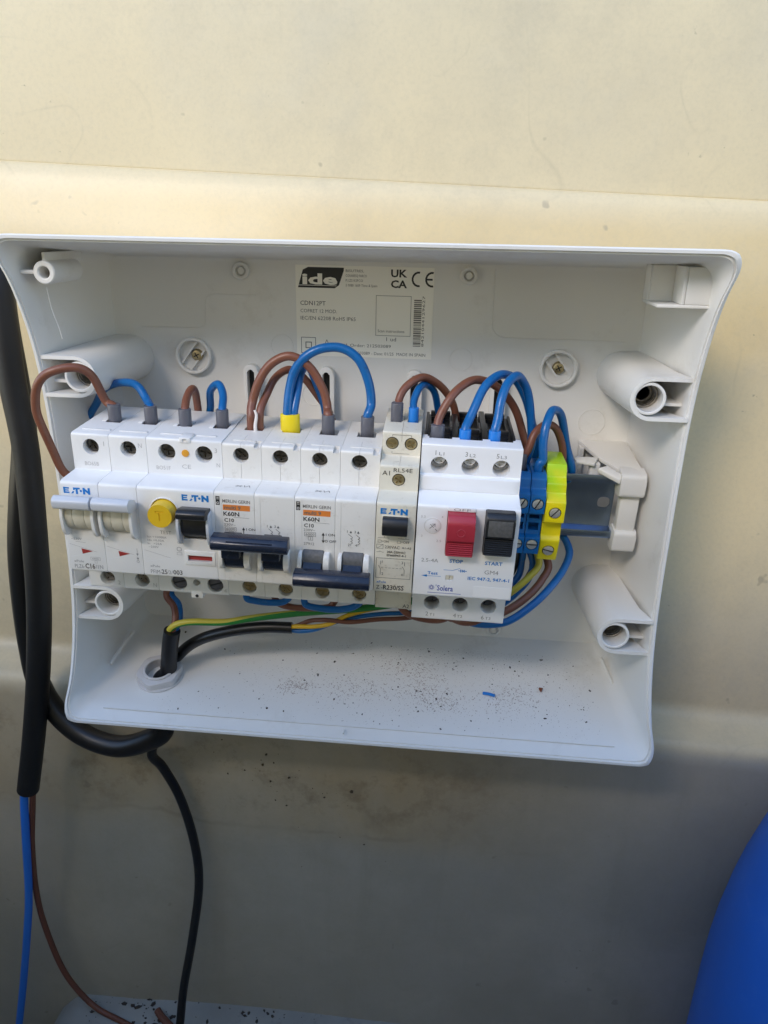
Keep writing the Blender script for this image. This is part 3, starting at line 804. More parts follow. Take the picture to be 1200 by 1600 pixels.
# ================================================================== 1. two-pole breaker, pale grey levers
dv = thing('circuit_breaker', 'white two-pole breaker with two pale grey levers, leftmost on the rail', 'breaker', matrix=row_matrix(0))
for k in range(2):
    x0 = 17.5 * k
    mb = MB(); mb.prism_x(std_profile(), x0 + 0.08, x0 + 17.42, 0.35, 2)
    b = mb.build('pole_housing', M['white'], dv)
    c = MB(); hole_cut(c, x0 + 8.9, 33.8, 44); hole_cut(c, x0 + 9.2, -34.4, 44); entry_cut(c, x0 + 12.1, 22, 40)
    c.prism_x(fillet([(50, -0.6), (63, -0.6), (63, 15.5), (50, 15.5)], 0.5, 2), x0 + 2.6, x0 + 15.2)
    cut(b, c)
    terminal(b, x0 + 8.9, 33.8, 44, ang=0.5 + k); terminal(b, x0 + 9.2, -34.4, 44, m='screw', ang=1.0 - .5 * k)
    # top ridges
    mb = MB(); mb.box(x0 + 3.0, x0 + 16.2, 36.6, 38.4, 40.0, 40.5, 0.2); mb.box(x0 + 6.5, x0 + 8.6, 12, 24, 40.0, 40.35, 0.15)
    mb.build('ridge', M['white'], b)
    # lever: drum in three discs, cheeks, grip
    for j, (a, e) in enumerate(((2.8, 6.2), (6.35, 11.6), (11.75, 15.0))):
        mb = MB(); mb.cyl((x0 + a, 56.2, 7.2), 'x', 8.6, e - a, 36, None, 0.2, 1); mb.build('lever_drum', M['cream'], dv)
    for a, e in ((1.2, 2.5), (15.2, 16.5)):
        mb = MB(); mb.prism_x(fillet([(59, 15), (64.5, 14.4), (66.3, 8), (65.4, 0.5), (63.3, -2.6), (59, -3.2)], [0, 1.2, 2, 2, 1.2, 0], 3), x0 + a, x0 + e, 0.25, 1)
        mb.build('lever_cheek', M['white'], dv)
    mb = MB(); mb.prism_x(fillet([(60.5, 11.0), (68.5, 12.8), (70.4, 13.8), (70.8, 17.4), (68.2, 19.2), (61.5, 16.4)], [0.6, 0.8, 0.8, 0.9, 1.0, 1.2], 3), x0 + 0.75, x0 + 17.25, 0.4, 2)
    mb.build('lever_grip', M['grey_lever'], dv)
    # embossed arrow and red flag
    mb = MB(); mb.prism_d([(x0 + 6.3, -10.5), (x0 + 6.6, -13.2), (x0 + 11.5, -11.6)], 59.4, 60.12); mb.build('position_flag', M['red_flag'], dv)
    prt(dv, 'flag_outline', M['ink_grey'], [('l', x0 + 1.0, -8.4, x0 + 13.8, -12.0, .10)], 60.05)
    prt(dv, 'flag_underline', M['ink_white'], [('l', x0 + 1.0, -15.0, x0 + 13.8, -12.0, .28)], 60.05)
bolt_logo(dv, 1.6, 18.4)
prt(dv, 'printed_text', M['ink_grey'], [('t', '~230V', 2.0, -5.6, 1.15, 5.0), ('l', 4.0, -7.0, 8.5, -7.4, .12), ('t', 'xPole', 2.0, -17.2, 1.25, 4.6), ('t', 'PLZ6-', 2.0, -19.8, 2.0, 4.8), ('t', '/1N', 11.9, -19.6, 2.0, 3.6), ('q', 10.1, 14.6, -16.3, -14.7, .1), ('t', '6000', 10.8, -15.5, .8, 3), ('q', 11.9, 13.0, -17.7, -16.5, .1),
                                     ('l', 32.6, -8.6, 32.6, -11.4, .15), ('p', [(32.0, -11.2), (33.2, -11.2), (32.6, -12.4)]), ('l', 32.6, -12.8, 32.6, -13.8, .15), ('p', [(32.0, -13.4), (33.2, -13.4), (32.6, -14.5)]), ('o', 32.6, -15.3, .65, .15)], 60.06)
prt(dv, 'rating_text', M['ink_soft'], [('t', 'C16', 7.0, -19.5, 2.5, 4.7, 0.03)], 60.06)
prt(dv, 'moulded_text', M['ink_pale'], [('t', '1', 15.0, 35.6, 2.2), ('t', 'N', 31.2, 35.8, 2.2, 1.7), ('t', 'BO65B', 5.2, 25.6, 1.9, 6.6), ('t', '2', 14.3, -36.6, 2.2), ('t', 'N', 32.2, -36.6, 2.2, 1.7)], 44.06)

# ================================================================== 2. residual-current switch, yellow test button
dv = thing('residual_current_switch', 'white residual current switch with a yellow test button and black lever', 'switch', matrix=row_matrix(35))
mb = MB(); mb.prism_x(std_profile(), 0.08, 34.92, 0.35, 2)
b = mb.build('housing', M['white'], dv)
c = MB()
for x in (9.3, 26.5): hole_cut(c, x, 33.4, 44, 4.0); entry_cut(c, x + 2.4, 21.5, 40)
for x in (10.2, 28.3): hole_cut(c, x, -34.4, 44, 4.0, 3.4)
hole_cut(c, 19.0, -33.6, 44, 1.8, 4)
c.cyl((12.0, 57.5, 11.3), 'd', 6.0, 6, 32)
c.box(20.0, 32.2, 50, 64, -1.8, 13.6)
c.box(21.4, 32.8, 58.8, 62, -12.9, -10.0)
cut(b, c)
for x in (9.3, 26.5): terminal(b, x, 33.4, 44, 4.0, ang=x)
for x in (10.2, 28.3): terminal(b, x, -34.4, 44, 4.0, 'ferrule', 2.8, 0.3, False)
mb = MB(); mb.box(15.5, 20.8, 36.5, 44.6, 38.4, 41.0, 0.6); tb = mb.build('seal_tab', M['white'], b)
c = MB(); c.box(17.0, 18.8, 40, 48, 39.0, 40.3); cut(tb, c)
mb = MB(); mb.box(16.0, 22.0, 36.5, 44.5, -42.2, -38.4, 0.6); tb = mb.build('seal_tab', M['white'], b)
mb = MB(); mb.cyl((19.0, 44.2, -40.7), 'd', 0.8, 0.5, 16); mb.build('seal_hole', M['hole'], tb)
mb = MB(); mb.cyl((18.0, 43.2, 33.5), 'd', 1.7, 1.3, 24, None, 0.2); mb.build('orange_plug', M['orange_dot'], b)
mb = MB(); mb.box(5, 15, 36.6, 38.4, 40, 40.5, .2); mb.box(21.5, 31, 36.6, 38.4, 40, 40.5, .2); mb.box(6.5, 8.4, 12, 25, 40, 40.35, .15); mb.box(23.7, 25.6, 12, 25, 40, 40.35, .15)
mb.build('ridge', M['white'], b)
mb = MB(); mb.ring((12.0, 59.2, 11.3), 'd', 6.0, 6.7, 1.2, 36, 0.2); mb.build('button_collar', M['white'], dv)
mb = MB(); mb.cyl((12.0, 57.6, 11.3), 'd', 5.7, 8.6, 40, 5.45, 0.5, 3)
tbn = mb.build('test_button', M['yellow_btn'], dv)
c = MB(); c.box(10.0, 14.0, 65.8, 68, 12.9, 13.7); c.box(11.6, 12.4, 65.85, 68, 9.0, 12.95); cut(tbn, c)
mb = MB(); mb.cyl((20.4, 56.0, 5.6), 'x', 7.5, 11.4, 36, None, 0.2, 1); lv = mb.build('lever_drum', M['black'], dv)
mb = MB(); mb.prism_x(fillet([(57, 9.6), (66.8, 10.8), (68.8, 11.6), (69.2, 14.2), (66.6, 15.8), (57, 13.4)], [0.5, 0.8, 0.9, 0.9, 1.4, 0.5], 3), 20.1, 33.0, 0.4, 2); mb.build('lever_grip', M['black'], dv)
for a, e in ((18.7, 19.9), (32.3, 33.5)):
    mb = MB(); mb.prism_x(fillet([(59, 13), (64.5, 12.6), (66.0, 6), (64.8, -1.4), (62.5, -3.6), (59, -4)], [0, 1.2, 2, 2, 1.2, 0], 3), a, e, 0.25, 1); mb.build('lever_cheek', M['grey_lever'], dv)
mb = MB(); mb.box(19.9, 34.2, 59.5, 60.5, -15.0, -7.8, 0.35); fr = mb.build('indicator_frame', M['white'], dv)
c = MB(); c.box(21.4, 32.8, 59, 62, -12.9, -10.0); cut(fr, c)
mb = MB(); mb.box(21.5, 32.7, 58.85, 59.2, -12.8, -10.1); mb.build('red_indicator', M['red_flag'], dv)
bolt_logo(dv, 20.4, 18.5)
prt(dv, 'printed_text', M['ink_grey'], [('t', 'TEST', 9.2, 0.6, 1.7, 5.2), ('t', 'Icn =10000A', 3.0, -2.0, 1.05, 9.0), ('t', 'Idn =0,03A', 3.0, -3.7, 1.05, 7.8), ('t', 'In   =25A', 3.0, -5.4, 1.05, 6.6), ('t', '~230V', 3.3, -7.1, 1.05, 4.6), ('t', 'xPole', 3.2, -17.0, 1.2, 4.6), ('t', 'PFIM-', 3.2, -19.9, 2.0, 5.2), ('t', '/2/', 11.0, -19.8, 1.9, 2.6),
    ('l', 1.2, -8.9, 13.2, -12.3, .10), ('l', 17.4, 1.4, 17.4, -.6, .13), ('p', [(16.8, -.4), (18.0, -.4), (17.4, -1.5)]), ('p', [(16.8, -2.3), (18.0, -2.3), (17.4, -3.3)]), ('o', 17.4, -4.0, .6, .13), ('q', 16.6, 18.4, -8.2, -6.6, .12), ('o', 17.5, -7.4, 1.1, .12), ('q', 16.4, 18.6, -10.3, -9.1, .1)], 60.06)
prt(dv, 'rating_text', M['ink_soft'], [('t', '25', 8.3, -19.7, 2.3, 2.7, 0.02), ('t', '003', 13.8, -19.6, 2.3, 4.4, 0.02)], 60.06)
prt(dv, 'flag_underline', M['ink_white'], [('l', 1.2, -15.0, 13.2, -12.4, .28)], 60.05)
prt(dv, 'moulded_text', M['ink_pale'], [('t', 'BO51F', 4.0, 25.8, 1.9, 6.6), ('t', 'CE', 16.0, 27.0, 2.0, 4.2), ('t', '3', 31.6, 35.6, 2.2), ('t', 'N', 32.2, 28.6, 2.0, 1.6), ('t', '4', 32.6, -37, 2.0)], 44.06)

# ================================================================== 3./4. a pair of two-pole breakers with black tie bars
def breaker_pair(x0, label, on):
    dv = thing('circuit_breaker', label, 'breaker', matrix=row_matrix(x0), group='pair of breakers with black tie bars')
    for k in range(2):
        o = 18.0 * k
        # each pole: front cover and thin side cheek, split by a seam as on the real one
        mb = MB(); mb.prism_x(std_profile(top=39.4, bot=-39.4), o + 0.06, o + 17.94, 0.3, 2)
        b = mb.build('pole_housing', M['white2'], dv)
        c = MB(); hole_cut(c, o + 8.6, 34.1, 44, 3.6); hole_cut(c, o + 10.2, -34.0, 44, 3.6, 4)
        entry_cut(c, o + 9.5, 19.8, 39.4, 4.4, 4.6)
        c.box(o + 3.7, o + 13.3, 50, 64, -14.2, -3.4)
        # fine seams
        c.box(o + 8.5, o + 8.62, 30, 44.25, 22.7, 39.6)
        c.box(o + (3.2 if k == 0 else 2.6), o + (3.32 if k == 0 else 2.72), 59.75, 61, -22.6, 22.6)
        c.box(o + 14.6, o + 17.2, 38, 46, 37.9, 40)
        cut(b, c)
        terminal(b, o + 8.6, 34.1, 44, 3.6, 'screw_dark', 4.6, ang=0.7 * k + x0); terminal(b, o + 10.2, -34.0, 44, 3.6, 'brass', 3.4, ang=k)
        mb = MB(); mb.box(o + 4, o + 14.2, 38.4, 39.2, 39.4, 39.75, .1); mb.build('ridge', M['white2'], b)
        mb = MB(); mb.cyl((o + 3.9, 55.8, -9.0), 'x', 7.4, 9.2, 32, None, 0.2, 1)
        mb.build('lever_drum', M['black_sky_tint'] if on else M['worn'], dv)
        for a, e in ((1.9, 3.6), (13.4, 15.9)):
            mb = MB(); mb.prism_x(fillet([(59, -3.6), (63.6, -3.9), (65.2, -8), (64.6, -12.6), (62, -15), (59, -15.2)], [0, 1.5, 2, 2, 1.4, 0], 4), o + a, o + e, 0.4, 2)
            mb.build('lever_cheek', M['white2'], dv)
        # lever arm up to the tie bar
        mb = MB(); z0, z1 = (-6.0, 4.0) if on else (-12.0, -7.6)
        mb.box(o + 4.4, o + 12.6, 61.5, 69, z0, z1, 0.5) if on else mb.prism_x([(60, -14), (68, -13.5), (68, -11.5), (62.5, -7.6)], o + 4.2, o + 12.8, 0.3, 1)
        mb.build('lever_arm', M['black_sky_tint'], dv)
    zc = 3.4 if on else -11.6
    mb = MB()
    p0 = [(67.2, zc - 3.0), (73.6, zc - 3.2), (75.0, zc - 1.4), (75.0, zc + 0.6), (72.8, zc + 3.0), (67.8, zc + 3.2)]
    mb.prism_x(fillet(p0, 0.6, 2), 1.4, 35.2, 0.4, 2)
    bar = mb.build('tie_bar', M['black_sky_tint'], dv)
    # long grip facet scooped out of the bar
    c = MB()
    if on: c._bev([[(6.0, 76, zc + 3.6), (31.0, 76, zc + 3.6), (28.5, 76, zc + 0.9), (8.5, 76, zc + 0.9)], [(8.0, 73.9, zc + 2.6), (29.0, 73.9, zc + 2.6), (28.5, 73.9, zc + 1.4), (8.5, 73.9, zc + 1.4)]], 0, 1)
    else: c._bev([[(4.0, 76, zc - 1.0), (33.0, 76, zc - 1.0), (29.0, 76, zc - 3.9), (8.0, 76, zc - 3.9)], [(6.0, 74.2, zc - 1.6), (31.0, 74.2, zc - 1.6), (28.0, 74.2, zc - 3.0), (9.0, 74.2, zc - 3.0)]], 0, 1)
    cut(bar, c)
    # print
    m = M['ink'] if on else M['ink']
    prt(dv, 'printed_text', M['ink_soft'], [('t', 'MERLIN GERIN', 3.7, 18.1, 1.55, 12.4, 0.01), ('t', '230V~', 4.0, 6.7, 1.2, 5.2), ('q', 4.4, 9.4, 3.6, 5.5, .16), ('t', '6000', 4.9, 4.55, 1.2, 4.0), ('q', 6.1, 8.1, 1.7, 3.4, .16), ('t', '3', 6.8, 2.55, 1.1), ('l', 8.6, 10.5, 15.5, 10.3, .12)]
        + ([] if on else [('t', '27912', 4.0, -0.1, 1.3, 4.8)]), 60.05)
    prt(dv, 'rating_text', M['ink'], [('t', 'K60N', 3.9, 12.0, 1.95, 7.2, 0.025), ('t', 'C10', 4.2, 8.9, 1.75, 4.4, 0.02), ('t', 'I ON', 14.0, 4.9, 1.2, 4.1, 0.01), ('t', 'O OFF', 13.5, 1.7, 1.2, 5.2, 0.01),
        ('l', 12.8, 1.6, 12.8, 4.8, .35), ('p', [(12.1, 4.4), (13.5, 4.4), (12.8, 5.8)]), ('p', [(12.1, 2.0), (13.5, 2.0), (12.8, .6)])], 60.05)
    prt(dv, 'maker_mark', M['ink'], [('p', [(0.7, 16.0), (2.5, 16.0), (2.5, 20.2), (0.7, 20.2)])], 60.04)
    prt(dv, 'maker_letters', M['white2'], [('t', 'MG', 1.0, 17.1, 1.15, 3.2, 0.02, 90)] if False else [('l', 1.2, 18.9, 2.1, 18.9, .25), ('l', 1.2, 19.6, 2.1, 19.6, .25), ('o', 1.6, 17.0, .6, .25)], 60.08)
    prt(dv, 'orange_band', M['ink_orange'], [('p', [(3.8, 13.7), (16.0, 13.7), (16.0, 16.4), (3.8, 16.4)])], 60.04)
    prt(dv, 'series_text', M['ink_soft'], [('t', 'multi 9', 4.4, 15.1, 1.7, 7.4, 0.02)], 60.09)
    dg = []
    for q in (0, 1):
        xx = 25.2 + 3.3 * q
        dg += [('t', '13'[q], xx - 1.7, 7.2, 1.2), ('t', '24'[q], xx - 1.2, 0.6, 1.2), ('l', xx, 7.6, xx, 6.2, .13), ('p', [(xx - .6, 6.6), (xx + .6, 6.6), (xx, 7.5)]), ('l', xx - 1, 5.9, xx, 5.0, .2)]
        zz = 5.0
        for j in range(3):
            dg += [('l', xx, zz, xx + .7, zz - .5, .2), ('l', xx + .7, zz - .5, xx + .7, zz - .9, .2), ('l', xx + .7, zz - .9, xx, zz - 1.3, .2)]; zz -= 1.3
        dg += [('l', xx, zz, xx, zz - .8, .15)]
    prt(dv, 'circuit_diagram', M['ink'], dg, 60.05)
    prt(dv, 'stamped_mark', M['ink_soft'], [('l', 8, 52.5, 11, 52.5, .3), ('l', 8.4, 51.6, 10.6, 53.4, .25), ('l', 8.2, 53.2, 10.6, 51.8, .25), ('l', 11.8, 51.6, 12.2, 53.4, .3), ('l', 12.2, 53.4, 14.0, 51.6, .3), ('l', 14.0, 51.6, 14.6, 53.4, .3)], 22.58, plane='top')
    return dv
breaker_pair(70, 'white two-pole breaker with its black tie bar up, beside the yellow test button', True)
breaker_pair(106, 'white two-pole breaker with its black tie bar flipped down', False)

# ================================================================== 5. yellowed narrow contactor
dv = thing('installation_relay', 'narrow yellowed relay with a small black push button', 'relay', matrix=row_matrix(142))
mb = MB(); mb.prism_x(fillet([(-2, -41), (43, -41), (43, -22.3), (60, -22.3), (60, 22.3), (48.5, 23.4), (48.5, 35.5), (37, 36), (37, 47.5), (-2, 47.5)], [.5, 1, .4, 1, 1.6, .6, 1.2, .6, 1, .5], 3), 0.2, 17.6, 0.35, 2)
b = mb.build('housing', M['yellowed'], dv)
c = MB()
for x in (4.7, 13.2): hole_cut(c, x, 42.0, 37, 2.95, 1.6)
hole_cut(c, 8.8, 28.8, 48.5, 2.95, 1.6)
c.box(8.85, 8.98, 2, 37.4, 43, 48); c.box(8.85, 8.98, 30, 48.7, 35, 36.4)
entry_cut(c, 5.2, 19.5, 47.5, 2.6, 3.6); entry_cut(c, 13.2, 19.0, 47.5, 2.6, 3.6)
cut(b, c)
for x, z, d in ((4.7, 42.0, 37), (13.2, 42.0, 37), (8.8, 28.8, 48.5)): terminal(b, x, z, d, 2.95, 'brass', 1.5, x)
mb = MB(); mb.box(2.7, 14.8, 58, 60.4, 7.6, 16.4, 0.3); fr = mb.build('button_frame', M['yellowed'], dv)
mb = MB(); mb.prism_x(fillet([(59, 8.2), (64.4, 8.2), (65.2, 13.2), (63.4, 16.2), (59, 16.0)], [0, .8, .9, .9, 0], 3), 3.2, 14.3, 0.4, 2); mb.build('push_button', M['black'], dv)
bolt_logo(dv, 2.0, 18.3, 12.0, 2.7)
prt(dv, 'printed_text', M['ink'], [('q', 1.4, 2.9, 3.0, 4.1, .12), ('t', '=ON', 3.1, 3.6, 1.1, 3.0), ('q', 10.0, 11.5, 3.1, 4.2, .12), ('t', '=OFF', 11.7, 3.7, 1.1, 3.8), ('l', 1.3, 5.3, 6.4, 5.3, .13), ('l', 10.2, 5.3, 15.2, 5.3, .13), ('l', 4.2, 5.3, 4.2, 6.2, .13), ('l', 13.8, 5.3, 13.8, 6.2, .13),
    ('t', '230VAC', 4.6, 0.9, 1.4, 6.6), ('t', 'A1-A2', 12.2, 0.9, 1.0, 4.2), ('q', 0.9, 3.8, 0.0, 2.0, .13), ('l', 1.2, 0.1, 3.6, 1.9, .13), ('l', 1.0, -1.8, 2.4, -1.6, .13), ('l', 2.2, -1.2, 3.4, -1.8, .13), ('l', 3.4, -1.8, 4.2, -1.8, .13),
    ('t', '20A-250VAC', 5.6, -1.5, 1.1, 8.4, .015), ('t', 'EN60947-4-1', 5.6, -3.1, 1.1, 8.6, .015), ('t', 'Z -', 1.4, -19.7, 1.9, 2.9)], 60.06)
prt(dv, 'type_text', M['ink'], [('t', 'R230/SS', 4.6, -19.6, 2.3, 9.4, 0.02)], 60.06)
prt(dv, 'series_text', M['ink_blue'], [('t', 'xPole', 1.4, -16.9, 1.2, 4.4, 0.01)], 60.06)
dg = [('q', 1.0, 16.6, -14.8, -4.8, .16)]
for x, a, e in ((3.0, '1', '2'), (13.8, '3', '4')):
    dg += [('l', x, -6.2, x, -8.0, .16), ('l', x - .9, -8.6, x, -10.2, .16), ('l', x, -10.2, x, -13.2, .16), ('t', a, x + (0.6 if x < 9 else -1.4), -6.6, 1.3), ('t', e, x + (0.6 if x < 9 else -1.4), -12.7, 1.3)]
for k in range(6): dg.append(('l', 3.4 + 1.65 * k, -9.6, 4.3 + 1.65 * k, -9.6, .14))
prt(dv, 'circuit_diagram', M['ink'], dg, 60.06)
prt(dv, 'terminal_text', M['ink'], [('t', 'A1', 1.4, 31.8, 2.2, 3.4), ('t', 'RL54E', 6.4, 33.4, 1.9, 8.4)], 48.56)
prt(dv, 'lower_text', M['ink'], [('t', 'A2', 13.6, -39.0, 2.0, 3.2)], 43.06)
prt(dv, 'linked_lines', M['ink'], [('l', 4.7, 45.3, 4.7, 46.0, .16), ('l', 4.7, 46.0, 13.2, 46.0, .16), ('l', 13.2, 46.0, 13.2, 45.2, .16), ('l', 4.7, 38.2, 4.7, 37.2, .12), ('l', 4.7, 37.2, 12.6, 37.2, .12)], 37.06)

# ================================================================== 6. motor protection switch with red and black buttons
dv = thing('motor_switch', 'clean white motor switch with red stop and black start buttons', 'switch', matrix=row_matrix(160))
mb = MB(); mb.prism_x(fillet([(0, -44.6), (44, -44.6), (44, -22.6), (60, -22.4), (60, 22.6), (45.6, 23.8), (45.6, 30.8), (44.0, 31.2), (44, 45.0), (30, 45.0), (30, 38), (0, 38)], [.5, .8, .4, .8, 1.4, .5, .4, .3, .9, .6, .5, .5], 3), 0.15, 44.85, 0.35, 2)
b = mb.build('housing', M['cool'], dv)
c = MB()
for x in (8.4, 22.2, 36.0): hole_cut(c, x, 35.4, 44, 3.9, 9)
for x in (9.6, 23.3, 37.0): hole_cut(c, x, -35.5, 44, 3.9, 9)
for x in (8.4, 22.2, 36.0): c.box(x - 5.2, x + 5.2, 27, 35, 41.5, 48)
c.box(2.5, 42.5, 27, 32.6, 42.8, 48)
c.box(13.3, 25.6, 50, 64, -0.4, 20.5); c.box(29.7, 42.5, 50, 64, 1.2, 22.0)
c.box(14.6, 18.2, 58.8, 62, -13.8, -11.3)
cut(b, c)
for x in (8.4, 22.2, 36.0): terminal(b, x, 36.4, 44, 3.3, 'chrome', 8, x)
for x in (9.6, 23.3, 37.0): terminal(b, x, -35.5, 44, 3.9, 'ferrule', 8.4, x)
mb = MB(); mb.box(0.9, 10, 45.55, 45.75, 23.9, 24.0); 
mb.box(0.6, 44.0, 45.4, 46.0, 24.2, 30.4, 0.25); mb.build('label_strip', M['cool'], dv)
# black terminal block on top
mb = MB(); mb.box(1.2, 43.8, -19, 29.2, 30, 40.6, 0.6)
blk = mb.build('terminal_block', M['black'], dv)
c = MB()
for x in (8.4, 22.2, 36.0): c.box(x - 4.6, x + 4.6, 16, 31, 36.5, 46); c.box(x - 4.6, x + 4.6, -14, 8, 38.6, 44)
cut(blk, c)
mb = MB()
for x in (15.3, 29.1): mb.box(x - 1.4, x + 1.4, -17, 32.0, 38, 44.2, 0.4); mb.box(x - 2.2, x - 1.2, 12, 16, 40, 43, .2)
for x in (2.0, 43.0): mb.box(x - 0.7, x + 0.7, -17, 29, 38, 42.4, 0.3)
for x in (8.4, 22.2, 36.0): mb.box(x - 5.2, x + 5.2, 9.5, 12.5, 38, 42.8, 0.4); mb.box(x - 5, x + 5, -18.5, -15.5, 38, 43, .4); mb.box(x - 1, x + 1, -14, 8, 38, 41, .3)
mb.build('barrier', M['black'], dv)
mb = MB()
for x in (15.3, 29.1): mb.box(x - 2.2, x + 2.2, 0, 8, 41.2, 43.0, 0.3)
mb.build('barrier_cap', M['worn'], dv)
# stop button
mb = MB(); mb.box(13.4, 25.4, 57, 60.6, 20.4, 22.3, 0.3); wt = mb.build('button_collar', M['cool'], dv)
mb = MB(); mb.prism_x(fillet([(57, 0.0), (63.0, 0.0), (64.6, 0.8), (65.0, 7.8), (66.6, 8.8), (66.8, 17.2), (64.4, 20.2), (57, 20.3)], [0, .6, .8, .6, .6, 1.0, 1.0, 0], 3), 13.5, 25.4, 0.5, 2)
sb = mb.build('stop_button', M['red_btn'], dv)
mb = MB()
for k in range(7): mb.box(13.9, 25.0, 64.0, 65.45 - 0.05 * (6 - k), 0.9 + 1.0 * k, 1.45 + 1.0 * k, 0.15, 1)
mb.build('grip_rib', M['red_btn'], sb)
mb = MB(); mb.ring((19.5, 66.4, 13.0), 'd', 1.5, 1.9, 0.5, 24, 0.1); mb.build('moulded_ring', M['red_btn'], sb)
# start button
mb = MB(); mb.prism_x(fillet([(57, 1.6), (62.8, 1.6), (64.6, 2.4), (65.0, 11.0), (66.6, 11.6), (66.8, 20.2), (64.6, 22.6), (57, 22.0)], [0, .6, .8, .6, .6, 1.0, 1.2, 0], 3), 29.9, 42.3, 0.5, 2)
sb = mb.build('start_button', M['black'], dv)
mb = MB()
for k in range(8): mb.box(30.3, 41.9, 64.0, 65.45 - 0.05 * (7 - k), 2.4 + 1.05 * k, 3.0 + 1.05 * k, 0.15, 1)
mb.build('grip_rib', M['black'], sb)
mb = MB(); mb.box(30.9, 41.3, 66.6, 66.85, 12.4, 19.8, 0.1); mb.build('brushed_panel', M['worn'], sb)
# current dial
mb = MB(); mb.ring((7.1, 59.9, 12.8), 'd', 3.5, 3.75, 0.35, 36, 0.1); dl = mb.build('current_dial', M['holder'], dv)
mb = MB(); mb.cyl((7.1, 59.7, 12.8), 'd', 3.2, 0.6, 32, None, 0.15); mb.build('dial_disc', M['cool'], dl)
prt(dl, 'dial_arrow', M['ink_grey'], [('l', 6.0, 11.6, 8.2, 13.8, .35), ('l', 8.2, 13.8, 7.0, 13.7, .3), ('l', 8.2, 13.8, 8.2, 12.6, .3), ('l', 6.2, 13.5, 7.6, 12.1, .3), ('l', 8.5, 11.3, 9.1, 10.6, .4)], 60.36)
mb = MB(); mb.box(14.7, 16.3, 58.9, 59.7, -13.7, -11.4, .1); mb.box(16.6, 18.1, 58.9, 59.5, -13.7, -11.4, .1); mb.build('test_slider', M['cream'], dv)
mb = MB(); mb.box(27.6, 44.2, 59.9, 60.07, -21.4, -16.0); mb.build('blank_sticker', M['patch'], dv)
prt(dv, 'printed_text', M['ink_blue'], [('t', 'STOP', 15.8, -3.9, 1.7, 6.0, .025), ('t', 'START', 31.6, -3.8, 1.7, 7.8, .025), ('t', 'IEC 947-2, 947-4-1', 24.6, -12.0, 1.6, 18.6, .02), ('t', 'Test', 6.4, -10.6, 1.5, 4.6, .02), ('l', 5.0, -12.1, 12.4, -12.1, .16), ('p', [(3.6, -12.1), (6.2, -11.5), (6.2, -12.7)]),
    ('l', 13.6, -8.6, 17.6, -8.6, .2), ('l', 17.6, -8.6, 20.8, -7.4, .2), ('l', 20.2, -8.6, 23.8, -8.6, .3), ('l', 21.2, -8.0, 21.2, -9.2, .35), ('l', 21.9, -8.1, 22.9, -9.1, .3), ('l', 21.9, -9.1, 22.9, -8.1, .3)], 60.06)
prt(dv, 'dark_blue_logo', M['ink_logo'], [('t', 'Solera', 11.2, -18.0, 2.7, 7.2, .012), ('l', 7.0, -20.6, 22.0, -20.6, .22), ('o', 10.7, -16.7, .3, .12)], 60.06)
lg = []
for k in range(12):
    a = k * math.pi / 6; lg.append(('l', 8.6 + .55 * math.cos(a), -17.9 + .55 * math.sin(a), 8.6 + 1.25 * math.cos(a), -17.9 + 1.25 * math.sin(a), .22))
prt(dv, 'sun_emblem', M['ink_logo'], lg, 60.06)
prt(dv, 'grey_text', M['ink_grey'], [('t', 'GM4', 31.8, -8.4, 2.0, 6.2), ('t', '2.5-4A', 3.2, -4.2, 1.8, 7.6)], 60.06)
prt(dv, 'pale_text', M['ink_pale'], [('t', '3.3', 1.8, 16.9, 1.1, 2.0), ('t', '4', 10.8, 17.3, 1.1), ('t', '2.5', 9.2, 5.6, 1.1, 2.2), ('t', '3', 2.4, 7.6, 1.1)], 60.06)
prt(wt, 'off_text', M['ink_grey'], [('t', 'OFF', 15.8, 21.4, 1.2, 7.4)], 60.66)
prt(dv, 'terminal_text', M['ink_grey'], [('t', '1', 6.4, 41.2, 2.2), ('t', 'L1', 8.0, 40.8, 1.5, 2.3), ('t', '3', 19.6, 41.2, 2.2), ('t', 'L2', 21.6, 40.8, 1.5, 2.6), ('t', '5', 33.4, 41.2, 2.2), ('t', 'L3', 35.3, 40.8, 1.5, 2.6),
    ('t', '2', 7.0, -41.6, 2.2), ('t', 'T1', 8.9, -41.9, 1.5, 2.3), ('t', '4', 20.4, -41.6, 2.2), ('t', 'T2', 22.3, -41.9, 1.5, 2.6), ('t', '6', 34.0, -41.6, 2.2), ('t', 'T3', 36.0, -41.9, 1.5, 2.6)], 44.06)

